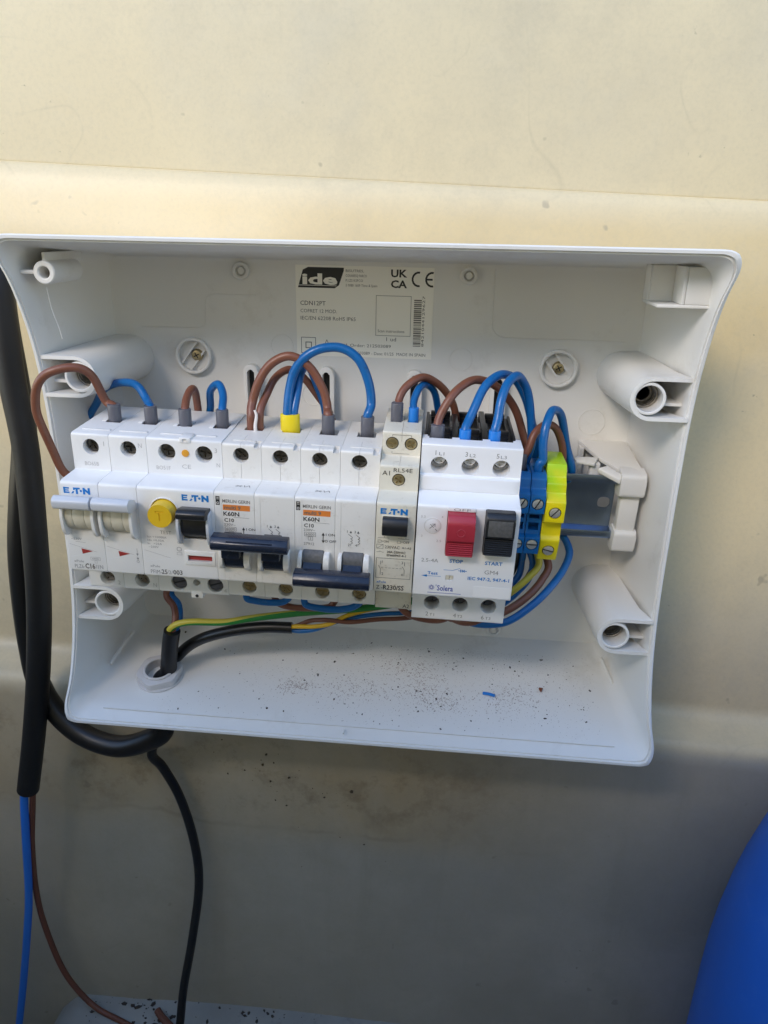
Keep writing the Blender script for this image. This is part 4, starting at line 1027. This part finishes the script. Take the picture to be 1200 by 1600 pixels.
# ================================================================== terminal blocks
def term_block(x0, wd, label, m, name='terminal_block', big=False, grp=None):
    dv = thing(name, label, 'terminal', matrix=row_matrix(x0), group=grp)
    if big: prof = [(-5, -20), (20, -20), (23, -8), (21, -6), (21, 1.5), (26, 3), (26, 13.5), (21, 16.5), (20.5, 21), (16.5, 23), (14.5, 29), (-5, 29)]
    else: prof = [(-5, -16), (23, -16), (24, -6.5), (21, -5.8), (21, 6), (26, 7), (26, 17), (22, 18.5), (21, 23), (18, 25), (-5, 25)]
    mb = MB(); mb.prism_x(fillet(prof, 0.7, 2), 0.1, wd - 0.1, 0.35, 2)
    b = mb.build('housing', m, dv)
    sc = ((8.0, 26.0), (-14.0, 22.0)) if big else ((12.0, 26.0), (-10.5, 23.6))
    c = MB()
    for z, d in sc: hole_cut(c, wd / 2, z, d, min(3.0, wd * .40), 2.0)
    if not big:
        c.box(1.2, wd - 1.2, 17, 30, 2.6, 4.6); c.box(1.2, wd - 1.2, 16, 30, -3.6, 0.4)
        c.box(wd / 2 - 2.2, wd / 2 + 2.2, 8, 16, 20, 30)
    cut(b, c)
    for z, d in sc: terminal(b, wd / 2, z, d, min(3.0, wd * .40), 'chrome', 1.5, 0.5 + z * .05, False)
    return dv
term_block(206.2, 7.0, 'blue rail terminal squeezed between the white motor switch and another blue terminal', M['tblue'], grp='blue rail terminals')
term_block(213.3, 7.4, 'blue rail terminal touching the yellow-green terminal', M['tblue'], grp='blue rail terminals')
term_block(220.9, 9.6, 'yellow and green earth terminal at the end of the row', M['gyblock'], big=True)

# ================================================================== wires and cables: centre lines in millimetres
W={
 'x_blue':[(215,-2,-18),(216,-2,-31),(214.5,1,-40),(206,5,-47),(196,5,-50)],
 'x_brown':[(222,-8,-20),(223.6,-6,-31.1),(219,-2,-44),(210,3,-54),(198,5,-58)],
 'x_black':[(211,-4,-18),(212,-2,-32),(209,1,-40),(202,4,-44)],
 'w1':[(13.5,26.4,35.8),(13.8,27,47.7),(9.2,24,50.3),(6,30,63.6),(-0.2,35,68.1),(-10,38,65.9),(-17.2,38,58.9),(-20.1,36,49.3),(-20,33,37.7),(-18.8,29,25.4),(-16,24,11.8),(-5.7,13.4,2.8),(1.3,-3.9,-21.6)],
 'w2':[(30.9,25,35.4),(31.2,25.6,47.4),(27.1,18,50.3),(20.1,13,55.6),(9.7,7,56.3),(-2.4,0,51.2),(-11.4,-6,41.8),(-18,-10,30.2),(1.9,-12.3,13.8)],
 'w3':[(48.1,26.2,34.9),(48.4,26.7,46.9),(47.5,19,52.9),(47.5,12,55.2),(47.1,5,50.9),(45.8,1,42.4),(44.1,-2,33.2),(52.6,-0.9,27)],
 'w4':[(65.4,23.4,34.6),(65.7,23.9,46.6),(64.6,17,53.2),(59.9,10,57.8),(54.1,3,53),(51.6,-1,43.8),(49.9,-4,32.9),(58.5,-3.1,27)],
 'w5':[(79.5,23.2,34.3),(79.8,23.7,46.2),(79.8,20,52.2),(83.1,19,62.3),(89.3,18,70.2),(97.7,17,73.6),(106.6,16,69.6),(112.6,16,58.8),(115.5,17,49),(116.4,20.7,47.5),(116.1,20.1,33.5)],
 'w6':[(83.5,22.3,34.2),(83.8,22.8,46.2),(85.1,16,53.8),(88.7,10,62),(94.5,3,64.7),(100.8,-3,59.1),(107.7,-6,49.3),(112.5,-8,39.7),(118.4,-7.6,25.7)],
 'w7':[(96.9,21.4,33.9),(97.2,21.9,45.9),(97.5,19,58.9),(100.2,18,67.3),(106,17,74.2),(114,16,78.1),(121.7,15,78),(129.9,15,72.6),(135.2,16,62.8),(136.1,17,52),(135.1,19.6,47.1),(134.8,18.9,33.1)],
 'w8':[(99.5,20.7,33.9),(99.8,21.2,45.9),(100.5,16,57.5),(101.8,11,64.9),(103.3,4,67.1),(105.9,-2,59.8),(108.8,-5,49.6),(110.7,-7,38.2),(113.4,-8.4,25.8)],
 'w9':[(148.9,20.6,40.7),(149.1,21.1,50.6),(149.5,18,55.2),(152.7,14,60.6),(159.5,8,64.3),(167.1,1,60.7),(173.1,-6,51.9),(176.8,-11,41.7),(176.3,-15.8,29.6)],
 'w10':[(156.7,19.8,40.5),(156.9,20.3,50.5),(156.9,16,55.1),(158.3,11,59.6),(161.1,5,60.7),(164.7,-2,56.3),(167.4,-8,47.7),(169.1,-12,37.8),(166.3,-15.5,29.8)],
 'w11':[(168.4,31.2,33.7),(168.7,31.7,44.7),(169.5,28,50.8),(174.3,24,59.6),(180.5,18,64),(186.2,11,64.6),(195.2,3,61),(203,-3,51.8),(209.2,-6,40.4),(212.8,-6,27.9),(209.3,-9.1,18.5)],
 'w12':[(180.9,32.1,33.3),(181.2,32.6,44.3),(182.7,28,49.8),(186.1,24,57.4),(190.5,18,64.3),(196.8,10,67.5),(203.5,2,64.8),(210.1,-4,53.8),(215.3,-8,40.8),(219.5,-9,27.3),(215.2,-11.3,16.4)],
 'w13':[(194.3,31.1,33),(194.6,31.6,44),(195.4,29,50.6),(197,26,58.9),(200,19,65.8),(204.8,11,67.4),(209.4,5,61),(212.6,2,47.9),(214.8,2,33.5),(212.6,1,21.9)],
 'w14':[(217.8,12.8,19.3),(218,13.1,25.2),(219.3,13,27.2),(219.4,12,36.5),(219.9,9,44.3),(222.9,4,49.8),(226.6,-2,48.2),(230.5,-7,40),(234.5,-10,27.1),(237.8,-12,13.6),(235.6,-20.4,3.3),(234.9,-22.7,-26.6)],
 'w15':[(209.7,8.9,17.6),(209.9,9.3,25.6),(212.8,9,32.2),(215.8,6,39.2),(220.6,1,42),(225.9,-3,40.5),(229.9,-6,32),(232.4,-8,19.8),(231.7,-18.3,3.3)],
 'l_blue_loop':[(232.2,-19.2,-15.7),(240.2,-6,-26.4),(236.7,4,-33.9),(230.5,12,-40),(220.1,20,-47.9),(209.1,24,-55),(199.6,24,-58),(191.2,22,-58.6),(183.2,18,-57.2),(174.6,12,-54.6)],
 'l_brown':[(225.3,-7.4,-24.1),(229.1,4,-33.3),(225.8,9,-38.4),(218.6,15,-44.4),(209,20,-50.9),(197.9,22,-56.2),(187.6,22,-58.1),(180,18,-59),(171.4,12,-58.7)],
 'l_green':[(221.4,-3.2,-22.2),(224,4,-31.7),(219.5,8,-36.8),(213,10,-43.2),(205,6,-53)],
 'l_blue2':[(215.5,-3,-20),(221.2,0,-33),(219.2,4,-40.6),(213.1,8,-47.6),(205.1,8,-55.7)],
 'gy_long':[(23.6,12,-87.4),(25.3,13,-80.1),(29.7,14,-76),(36.7,14,-73.9),(56.7,12,-73.6),(68.1,10,-71.9),(80,10,-69.4),(101.1,10,-65.5),(130.1,10,-61.1),(147.3,9,-58.1),(157.5,8,-56),(174.3,4,-51.1)],
 'cab_main':[(14.5,9,-150),(14.5,9,-125),(15,9.5,-116),(20.2,10,-109.9),(22.1,11,-100.6),(24.2,12,-89.4),(26.4,13,-80.5)],
 'core_brown':[(25.9,13,-82.5),(28,11,-74.6),(25.8,6,-69.4),(19.6,0,-64.9),(37.2,-6.8,-22.4)],
 'core_blue':[(26.5,12,-83.1),(29.4,9,-75.6),(27.7,4,-69.1),(21.4,-2,-64.6),(41.2,-8.9,-22.4)],
 'cab_in':[(12.5,2.5,-140),(12.5,2.5,-118),(17.1,2,-110.9),(22.9,2,-104.8),(31.2,4,-95.7),(41.4,6,-88.3),(58,8,-81.4),(78,9,-76.9),(93.2,9,-76.2)],
 'c_yellow':[(91,9,-75.9),(95.5,10,-74.6),(105.7,11,-73.3),(114.6,11,-71.1),(123.3,11,-65.7),(135.2,9,-62.1),(150.5,6,-59.5),(164.1,2,-56.7)],
 'c_blue':[(91,9,-77.1),(95.3,9,-78),(105.5,10,-75.9),(117.8,9,-70.8),(130,9,-66.7),(143.9,9,-63.8),(157.7,8,-62.6),(174.6,4,-58.8)],
 'c_brown':[(90.8,8,-76.9),(95.8,8,-75.3),(103.6,9,-71),(114.7,12,-68.2),(125.2,12,-68.6),(140.7,11,-66.4),(157.9,10,-64.6),(171.4,6,-61.9)],
 's_blue1':[(79.6,17.7,-33.6),(71.7,20,-53),(76.8,20,-55.3),(85.1,19,-55.7),(93.6,18,-53.7),(95.6,17.3,-34)],
 's_brown':[(91.5,13.4,-33.7),(86.2,16,-55.3),(94.7,16,-59.3),(106.8,16,-59.6),(117,15,-56.7),(119.5,12.7,-34.4)],
 's_blue2':[(109.6,15.9,-34.3),(102.5,18,-55.4),(110.7,18,-58.2),(122.6,18,-57.4),(131,17,-54.7),(135.6,15.3,-34.9)],
 's_brown2':[(150.4,7.9,-34.9),(148,12,-48.9),(150.9,13,-53.8),(156.3,14,-59.4),(163.2,14,-62.4),(175,14,-62.3),(182.3,10,-60.1)],
 'cableA':[(-53.7,-8,120),(-53.1,-3,102.1),(-51.8,0,83.9),(-50.2,3,52.3),(-46.9,6,19.2),(-47.9,10,-37.8),(-50.9,10,-69.4),(-59.7,8,-117.6),(-71,6,-165.8),(-82.8,4,-209.6)],
 'cableB':[(-63.4,-22,107),(-63.1,-20,81.3),(-60.3,-17,44.5),(-58.8,-14,20.3),(-64.3,-10,-16.1),(-68.9,-8,-47),(-71.9,-8,-80.3),(-72.7,-8,-110.9),(-69.9,-6,-134.4),(-58.9,-2,-152.6),(-41.3,2,-165.2),(-17.4,6,-168.4),(2.3,8,-160.7),(13,9,-152),(14,9,-142),(14.5,9,-130)],
 'A_blue':[(-80.9,4,-192.7),(-86,4,-213.5),(-90.2,4,-245.6),(-98.5,2,-305),(-104.3,2,-335.8),(-117.1,0,-391.1),(-132.1,-0,-455.6)],
 'A_brown':[(-79.1,3,-193.4),(-81.7,2,-214.8),(-90.3,0,-260.4),(-95.3,-2,-309),(-94.2,-4,-347.8),(-85,-4,-390),(-66.5,-2.1,-415.5),(-34.6,7.9,-417.6),(-2,24,-417.8),(30,50,-417.8)],
 'cableC':[(12.5,2.5,-130),(13,1,-146),(-1.6,-4,-180.6),(1.5,-10,-194.7),(10.2,-12,-219.2),(17.3,-12,-256.1),(19.2,-10,-288.9),(12.5,-6,-337.7),(4.5,1,-384),(3,14,-414),(6,45,-417)],
 'stub':[(-20,-5.3,-416.5),(-15,-1,-416.9),(-6,5,-417.2)],
}

def wire(name, key, m, label, r=1.85, fer=None, cat='wire', per=8, n=12, group=None):
    """one conductor; fer = list of (end 0/1, material, start mm, length mm, radius)"""
    pts = smooth_path(W[key], per)
    ph = sum(ord(q) for q in key) * 0.7
    pts = [p_ + 0.28 * Vector((math.sin(i * 0.33 + ph), math.sin(i * 0.27 + 2 * ph), math.cos(i * 0.31 + ph))) if 8 < i < len(pts) - 9 else p_ for i, p_ in enumerate(pts)]   # hand-bent, not perfect
    base = Vector(pts[0])
    mb = MB(); mb.tube(pts, r, n)
    for v in mb.bm.verts: v.co -= V(base)
    o = mb.build(name, m, ang=50); o.location = V(base)
    tag(o, label, cat, group)
    for end, fm, s0, ln, fr in (fer or []):
        K = W[key] if end == 0 else W[key][::-1]
        A = Vector(K[0]); D = (Vector(K[1]) - A).normalized()
        seg = [A + D * (s0 + ln * q) for q in (0, 0.03, 0.5, 0.97, 1.0)]
        mb = MB(); mb.tube(seg, fr, 18, r_fn=lambda t: 0.94 if t in (0.0, 1.0) else 1.0)
        for v in mb.bm.verts: v.co -= V(base)
        mb.build('ferrule_collar', fm, o, ang=50)
    return o
def gy_wire(name, key, label, r=1.85, cat='wire', per=10, tw=0.03):
    pts = smooth_path(W[key], per); base = Vector(pts[0]); n = 16
    mb = MB(); mb.tube(pts, r, n, idx=[0] * 9 + [1] * 7, twist=tw)
    for v in mb.bm.verts: v.co -= V(base)
    o = mb.build(name, [M['wyellow'], M['wgreen']], ang=50); o.location = V(base)
    return tag(o, label, cat)
M['crumb_dark'] = mat('dark_mould', (0.085, 0.065, 0.04), 0.9, vary=0.5, vscale=200)
G, FB, FY = M['ferrule'], M['ferrule_blue'], M['ferrule_yellow']
wire('wire', 'w1', M['wbrown'], 'brown wire looping out over the left rim from the leftmost breaker', 2.05, [(0, G, 2.5, 11.5, 3.1)])
wire('wire', 'w2', M['wblue'], 'blue wire arching back from the leftmost breaker', 2.0, [(0, G, 2.5, 11.5, 3.1)])
wire('wire', 'w3', M['wbrown'], 'short brown wire hooked behind the residual current switch', 1.9, [(0, G, 2.5, 11.5, 3.0)])
wire('wire', 'w4', M['wblue'], 'short blue wire hooked behind the residual current switch', 1.9, [(0, G, 2.5, 11.5, 3.0)])
wire('wire', 'w5', M['wbrown'], 'tall brown wire arching between the two breakers with tie bars, in front', 2.1, [(1, G, 2.5, 11.5, 3.1)])
wire('wire', 'w6', M['wbrown'], 'lower brown wire arching behind the taller brown one', 1.9)
wire('wire', 'w7', M['wblue_scuffed'], 'scuffed blue wire in the tallest arch, from the yellow ferrule to a grey one', 2.2, [(1, G, 2.5, 11.5, 3.2)])
wire('wire', 'w8', M['wblue'], 'blue wire leaving the yellow ferrule and turning back behind the brown arch', 2.0)
o = MB(); o.prism_z([(98 + 4.5 * math.cos(a) * 1.05, 21.2 + 3.3 * math.sin(a)) for a in [k * math.pi / 10 for k in range(20)]], 37.5, 47.2, 0.4, 2)
o = o.build('twin_ferrule', FY); tag(o, 'yellow twin ferrule gripping two blue wires', 'ferrule')
mb = MB(); mb.tube(smooth_path([(82.5, 26.0, 36), (82.3, 26.6, 42), (83.0, 26.4, 47.0), (82.2, 26.2, 49.5)], 5), 0.9, 8, r_fn=lambda t: 1.1 - 0.5 * t)
o = mb.build('tape_sliver', M['white_bit']); tag(o, 'small white sliver stuck between two brown wires', 'scrap')
wire('wire', 'w9', M['wbrown'], 'brown wire arching from the narrow yellowed relay', 1.9, [(0, G, 2.5, 11.5, 2.9)])
wire('wire', 'w10', M['wblue'], 'short blue wire arching from the narrow yellowed relay', 1.8, [(0, FB, 2.5, 9.5, 2.4)])
wire('wire', 'w11', M['wbrown'], 'brown wire arching from the motor switch to behind its right side', 2.0, [(0, G, 2.5, 11.5, 3.2)])
wire('wire', 'w12', M['wblue'], 'blue wire arching from the middle terminal of the motor switch', 2.1, [(0, FB, 2.5, 10.5, 2.7)])
wire('wire', 'w13', M['wblue'], 'blue wire arching from the right terminal of the motor switch', 2.1, [(0, FB, 2.5, 10.5, 2.7)])
wire('wire', 'w14', M['wblue'], 'blue wire arching out of the blue terminal over the yellow-green one', 2.1)
wire('wire', 'w15', M['wbrown'], 'brown wire arching behind the blue terminals', 1.9, [(0, G, 0, 12, 2.6)])
wire('wire', 'l_blue_loop', M['wblue'], 'blue wire in a wide loop under the motor switch', 2.0)
wire('wire', 'l_brown', M['wbrown'], 'brown wire in a loop under the motor switch inside the blue loop', 2.0)
gy_wire('earth_wire', 'l_green', 'green and yellow wire dropping behind the motor switch on its right', 1.8)
wire('wire', 'l_blue2', M['wblue'], 'dark blue wire behind the green and yellow wire at the motor switch', 1.7)
wire('wire', 'x_blue', M['wblue'], 'blue wire tucked deepest behind the right edge of the motor switch', 1.8)
wire('wire', 'x_brown', M['wbrown2'], 'dark brown wire behind the blue and brown loops at the motor switch', 1.8)
wire('wire', 'x_black', M['cable2'], 'short black wire hidden in shade between motor switch and blue terminal', 2.4)
gy_wire('earth_wire', 'gy_long', 'long green and yellow wire running under the row of devices', 1.95)
wire('wire', 's_blue1', M['wblue'], 'blue wire sagging under the breaker with its bar up', 1.8)
wire('wire', 's_brown', M['wbrown'], 'brown wire sagging under the two tie-bar breakers', 1.8)
wire('wire', 's_blue2', M['wblue'], 'blue wire sagging under the breaker with its bar down', 1.8)
wire('wire', 's_brown2', M['wbrown'], 'brown wire dropping from the narrow relay under the motor switch', 1.8)

def cable(name, label, sheath_key, r, m, cores, per=8, n=18, parts=()):
    pts = smooth_path(W[sheath_key], per); base = Vector(pts[0])
    t = thing(name, label, 'cable', tuple(base))
    def put(mb, nm, mm):
        for v in mb.bm.verts: v.co -= V(base)
        return mb.build(nm, mm, t, ang=50)
    mb = MB(); mb.tube(pts, r, n); put(mb, 'sheath', m)
    for key, cr, cm in cores:
        mb = MB(); mb.tube(smooth_path(W[key], 8), cr, 12); put(mb, 'core', cm)
    return t
cable('supply_cable', 'black cable standing in the white gland with stripped cores', 'cab_main', 4.6, M['cable2'], [('core_brown', 1.9, M['wbrown']), ('core_blue', 1.9, M['wblue'])])
cable('pump_cable', 'thinner black cable lying right of the gland with amber, blue and brown cores', 'cab_in', 3.2, M['cable2'], [('c_yellow', 1.25, M['wamber']), ('c_blue', 1.25, M['wblue']), ('c_brown', 1.25, M['wbrown2'])])
cable('feed_cable', 'thick black cable hanging left of the box, cut open at its end', 'cableA', 6.7, M['cable'], [('A_blue', 2.6, M['wblue2']), ('A_brown', 2.0, M['wbrown2'])], n=24)
cable('loop_cable', 'thick black cable looping under the left corner of the box', 'cableB', 6.6, M['cable2'], [], n=24)
cable('drop_cable', 'thin black cable hanging below the box down to the floor', 'cableC', 3.0, M['cable2'], [])
mb = MB(); p = smooth_path(W['stub'], 5); mb.tube(p, 2.6, 10)
for v in mb.bm.verts: v.co -= V(p[0])
o = mb.build('wire_offcut', M['wbrown2']); o.location = V(p[0]); tag(o, 'short brown wire offcut on the floor beside the thin black cable', 'scrap')

# ---- cable gland in the box floor
ga = math.atan2(18, 78)
gm = Matrix.Translation(V((15.5, 9.5, floor_z(9.5)))) @ Matrix.Rotation(ga, 4, 'X')
gl = thing('cable_gland', 'grey nylon cable gland nut in the floor of the box', 'gland', matrix=gm)
hexo = [(13.4 * math.cos(math.radians(30 + 60 * k + 8)), 13.4 * math.sin(math.radians(30 + 60 * k + 8))) for k in range(6)]
mb = MB(); mb.prism_z(fillet(hexo, 2.2, 3), 0.4, 5.0, 0.7, 2); nut = mb.build('lock_nut', M['gland'], gl)
c = MB(); c.cyl((0, 0, -3), 'z', 8.9, 12, 36); cut(nut, c)
mb = MB(); mb.ring((0, 0, 0.05), 'z', 11.0, 13.3, 0.9, 36, .3); mb.build('flange', M['gland'], gl)
mb = MB(); mb.ring((0, 0, -18), 'z', 7.4, 8.8, 24.2, 36, .4)
for k in range(3): mb.ring((0, 0, 0.6 + 1.7 * k), 'z', 8.6, 8.86, 0.8, 36, .1)
mb.build('threaded_sleeve', M['gland'], gl)
mb = MB(); mb.cyl((0, 0, -16), 'z', 7.5, 0.6, 24); mb.build('sleeve_bottom', M['hole'], gl)
mb = MB(); mb.ring((0, 0, -2.9), 'z', 8.7, 13.0, -14, 30, .8); mb.build('outer_nut', M['gland'], gl)

# ---- bits lying in the box
def z_on_floor(d): return floor_z(d)
p0 = Vector((200.2, 6.5, floor_z(6.5) + 0.9))
mb = MB(); mb.tube(smooth_path([(0, 0, 0), (3, 0.8, 0.3), (6.5, 2.0, 0.2)], 5), 0.85, 8)
o = mb.build('insulation_scrap', M['ferrule_blue']); o.location = V(p0); tag(o, 'bright blue sliver of wire insulation on the box floor', 'scrap')
mb = MB(); mb.prism_z([(0, 0), (2.2, 0.3), (1.6, 1.9), (0.9, 3.4), (0.2, 1.6)], 0, 1.4, 0.3, 1)
o = mb.build('rust_flake', M['crumb']); o.location = V((231.5, 0, floor_z(0) + 0.1)); tag(o, 'rust-red flake on the box floor near the right corner', 'scrap')

def specks(name, label, n, pos, size, m, long=1.8, flat=0.7):
    mb = MB(); bm = mb.bm
    for _ in range(n):
        x, d, z, up = pos(); s = size()
        a = random.random() * 6.28; el_ = random.uniform(0.7, long)
        k = random.choice((4, 5, 5, 6))
        ring = []
        for i in range(k):
            u, v = s * el_ * math.cos(6.283 * i / k) * random.uniform(.6, 1.2), s * math.sin(6.283 * i / k) * random.uniform(.6, 1.2)
            ring.append((x + u * math.cos(a) - v * math.sin(a), u * math.sin(a) + v * math.cos(a)))
        if up == 'z':
            lo = [(px, d + pd, floor_z(d + pd) + 0.0 if z is None else z) for px, pd in ring]; tip = (x, d, (floor_z(d) if z is None else z) + s * flat)
        else:
            lo = [(px, z(px, d + pd), d + pd) for px, pd in ring]; tip = (x, z(x, d) + s * 0.6, d)
        vs = [bm.verts.new(V(p)) for p in lo]; t = bm.verts.new(V(tip))
        for i in range(k): bm.faces.new((vs[i], vs[(i + 1) % k], t))
    o = mb.build(name, m, smooth=False)
    return tag(o, label, None, None, 'stuff')
random.seed(11)
CL = [(105, 0, 26, 12), (150, -18, 30, 12), (150, -24, 45, 6), (190, -24, 40, 7), (165, -14, 20, 8), (215, -10, 22, 10), (128, 12, 22, 10), (170, 14, 14, 9), (200, -12, 34, 14), (225, 8, 24, 13), (90, 8, 40, 18), (240, 4, 18, 14)]
def pos_box():
    while True:
        if random.random() < 0.22: x, d = random.uniform(20, 262), random.uniform(-34, 33)
        else:
            cx, cd, sx, sd_ = random.choice(CL); x, d = random.gauss(cx, sx), random.gauss(cd, sd_)
        if 0 < x < 264 and -34 < d < 33 and (x - 15) ** 2 + (d - 9) ** 2 > 240: return x, d, None, 'z'
specks('dirt_specks', 'dark dirt specks scattered over the box floor', 560, pos_box, lambda: 0.13 + 0.55 * random.random() ** 5, M['speck'], 1.8, 0.4)
def pos_streak():
    while True:
        cx, cd, sx, sd_ = random.choice(((165, 6, 9, 5), (160, -8, 12, 5), (130, 10, 12, 5), (215, 8, 8, 5), (178, 14, 8, 4), (95, 10, 5, 3)))
        x, d = random.gauss(cx, sx), random.gauss(cd, sd_)
        if -34 < d < 33: return x, d, None, 'z'
specks('dust_streaks', 'grey-brown smears of dust on the box floor', 1500, pos_streak, lambda: 0.10 + 0.16 * random.random(), mat('smear', (0.36, 0.30, 0.27), 0.8), 4.5, 0.08)
specks('fine_dust', 'fine grey dust streaks on the box floor', 3200, pos_box, lambda: 0.07 + 0.10 * random.random(), mat('dust', (0.30, 0.255, 0.22), 0.8), 2.0, 0.3)

# mould spots on the wall under the box
def wall_d(x, z):
    zz = z + (x - 130) * math.sin(math.radians(TILT))
    wob = 1.3 * math.sin(x * 0.013 + zz * 0.021) + 0.8 * math.sin(x * 0.031 - zz * 0.017 + 1.0)
    return -20 + 6 * (-(zz) - 162) / 308 + wob - 1.5
WC = [(60, -205, 16, 10), (160, -196, 12, 9), (196, -197, 10, 8), (75, -212, 10, 8), (120, -205, 40, 12)]
def pos_wall():
    if random.random() < 0.25: x, z = random.uniform(-60, 260), random.uniform(-300, -175)
    else:
        cx, cz, sx, sz = random.choice(WC); x, z = random.gauss(cx, sx), random.gauss(cz, sz)
    return x, min(z, -172), wall_d, 'wall'
specks('mould_spots', 'black mould spots on the wall below the box', 80, pos_wall, lambda: 0.25 + 1.2 * random.random() ** 4, M['crumb_dark'], 1.8, 0.25)
def pos_pad(): return random.uniform(-72, 228) if random.random() < 0.5 else random.gauss(60, 45), random.uniform(-16, 70), -419.6, 'z'
specks('floor_debris', 'dark dirt and debris on the pale floor pad', 1500, pos_pad, lambda: 0.4 + 2.2 * random.random() ** 4, M['speck'], 2.2, 0.6)
for i, (x, d, L, wd, a, lb) in enumerate(((62, 12, 24, 5.5, 1.0, 'wider black strip of scrap lying on the floor pad'), (88, 4, 18, 2.4, 0.6, 'thin black strip of scrap lying on the floor pad'))):
    mb = MB(); mb.box(-L / 2, L / 2, -wd / 2, wd / 2, 0, 1.2, 0.3)
    o = mb.build('plastic_strip', M['cable2']); o.location = V((x, d, -418.6)); o.rotation_euler = (0, 0, a); tag(o, lb, 'scrap')

# ---- blue pressure vessel at the lower right
tk = thing('blue_tank', 'bright blue plastic tank in the lower right corner', 'tank', (439, 60, -456))
mb = MB()
R_, H_ = 104.0, 190.0
rings = []
profile = [(R_ * 0.86, 0), (R_ * 0.96, 8), (R_, 40), (R_, 165)] + [(R_ * math.cos(math.pi / 2 * k / 16), 165 + 228 * math.sin(math.pi / 2 * k / 16)) for k in range(1, 15)]
for r, z in profile: rings.append([(r * math.cos(2 * math.pi * i / 72), r * math.sin(2 * math.pi * i / 72), z) for i in range(72)])
mb.loft(rings, True, True); mb.build('tank_body', M['tank'], tk, ang=50)
mb = MB(); mb.ring((0, 0, -15), 'z', R_ * 0.7, R_ * 0.84, 17, 48, 1.0); mb.build('foot_ring', M['black'], tk)
mb = MB(); mb.ring((0, 0, 60), 'z', R_ - 1, R_ + 1.2, 10, 72, 1.2); mb.build('weld_seam', M['tank'], tk)
mb = MB(); mb.cyl((0, 0, 385), 'z', 26, 14, 32, None, 2, 3); mb.cyl((0, 0, 398), 'z', 9, 18, 24, None, 1, 2); mb.build('valve_cap', M['black'], tk)
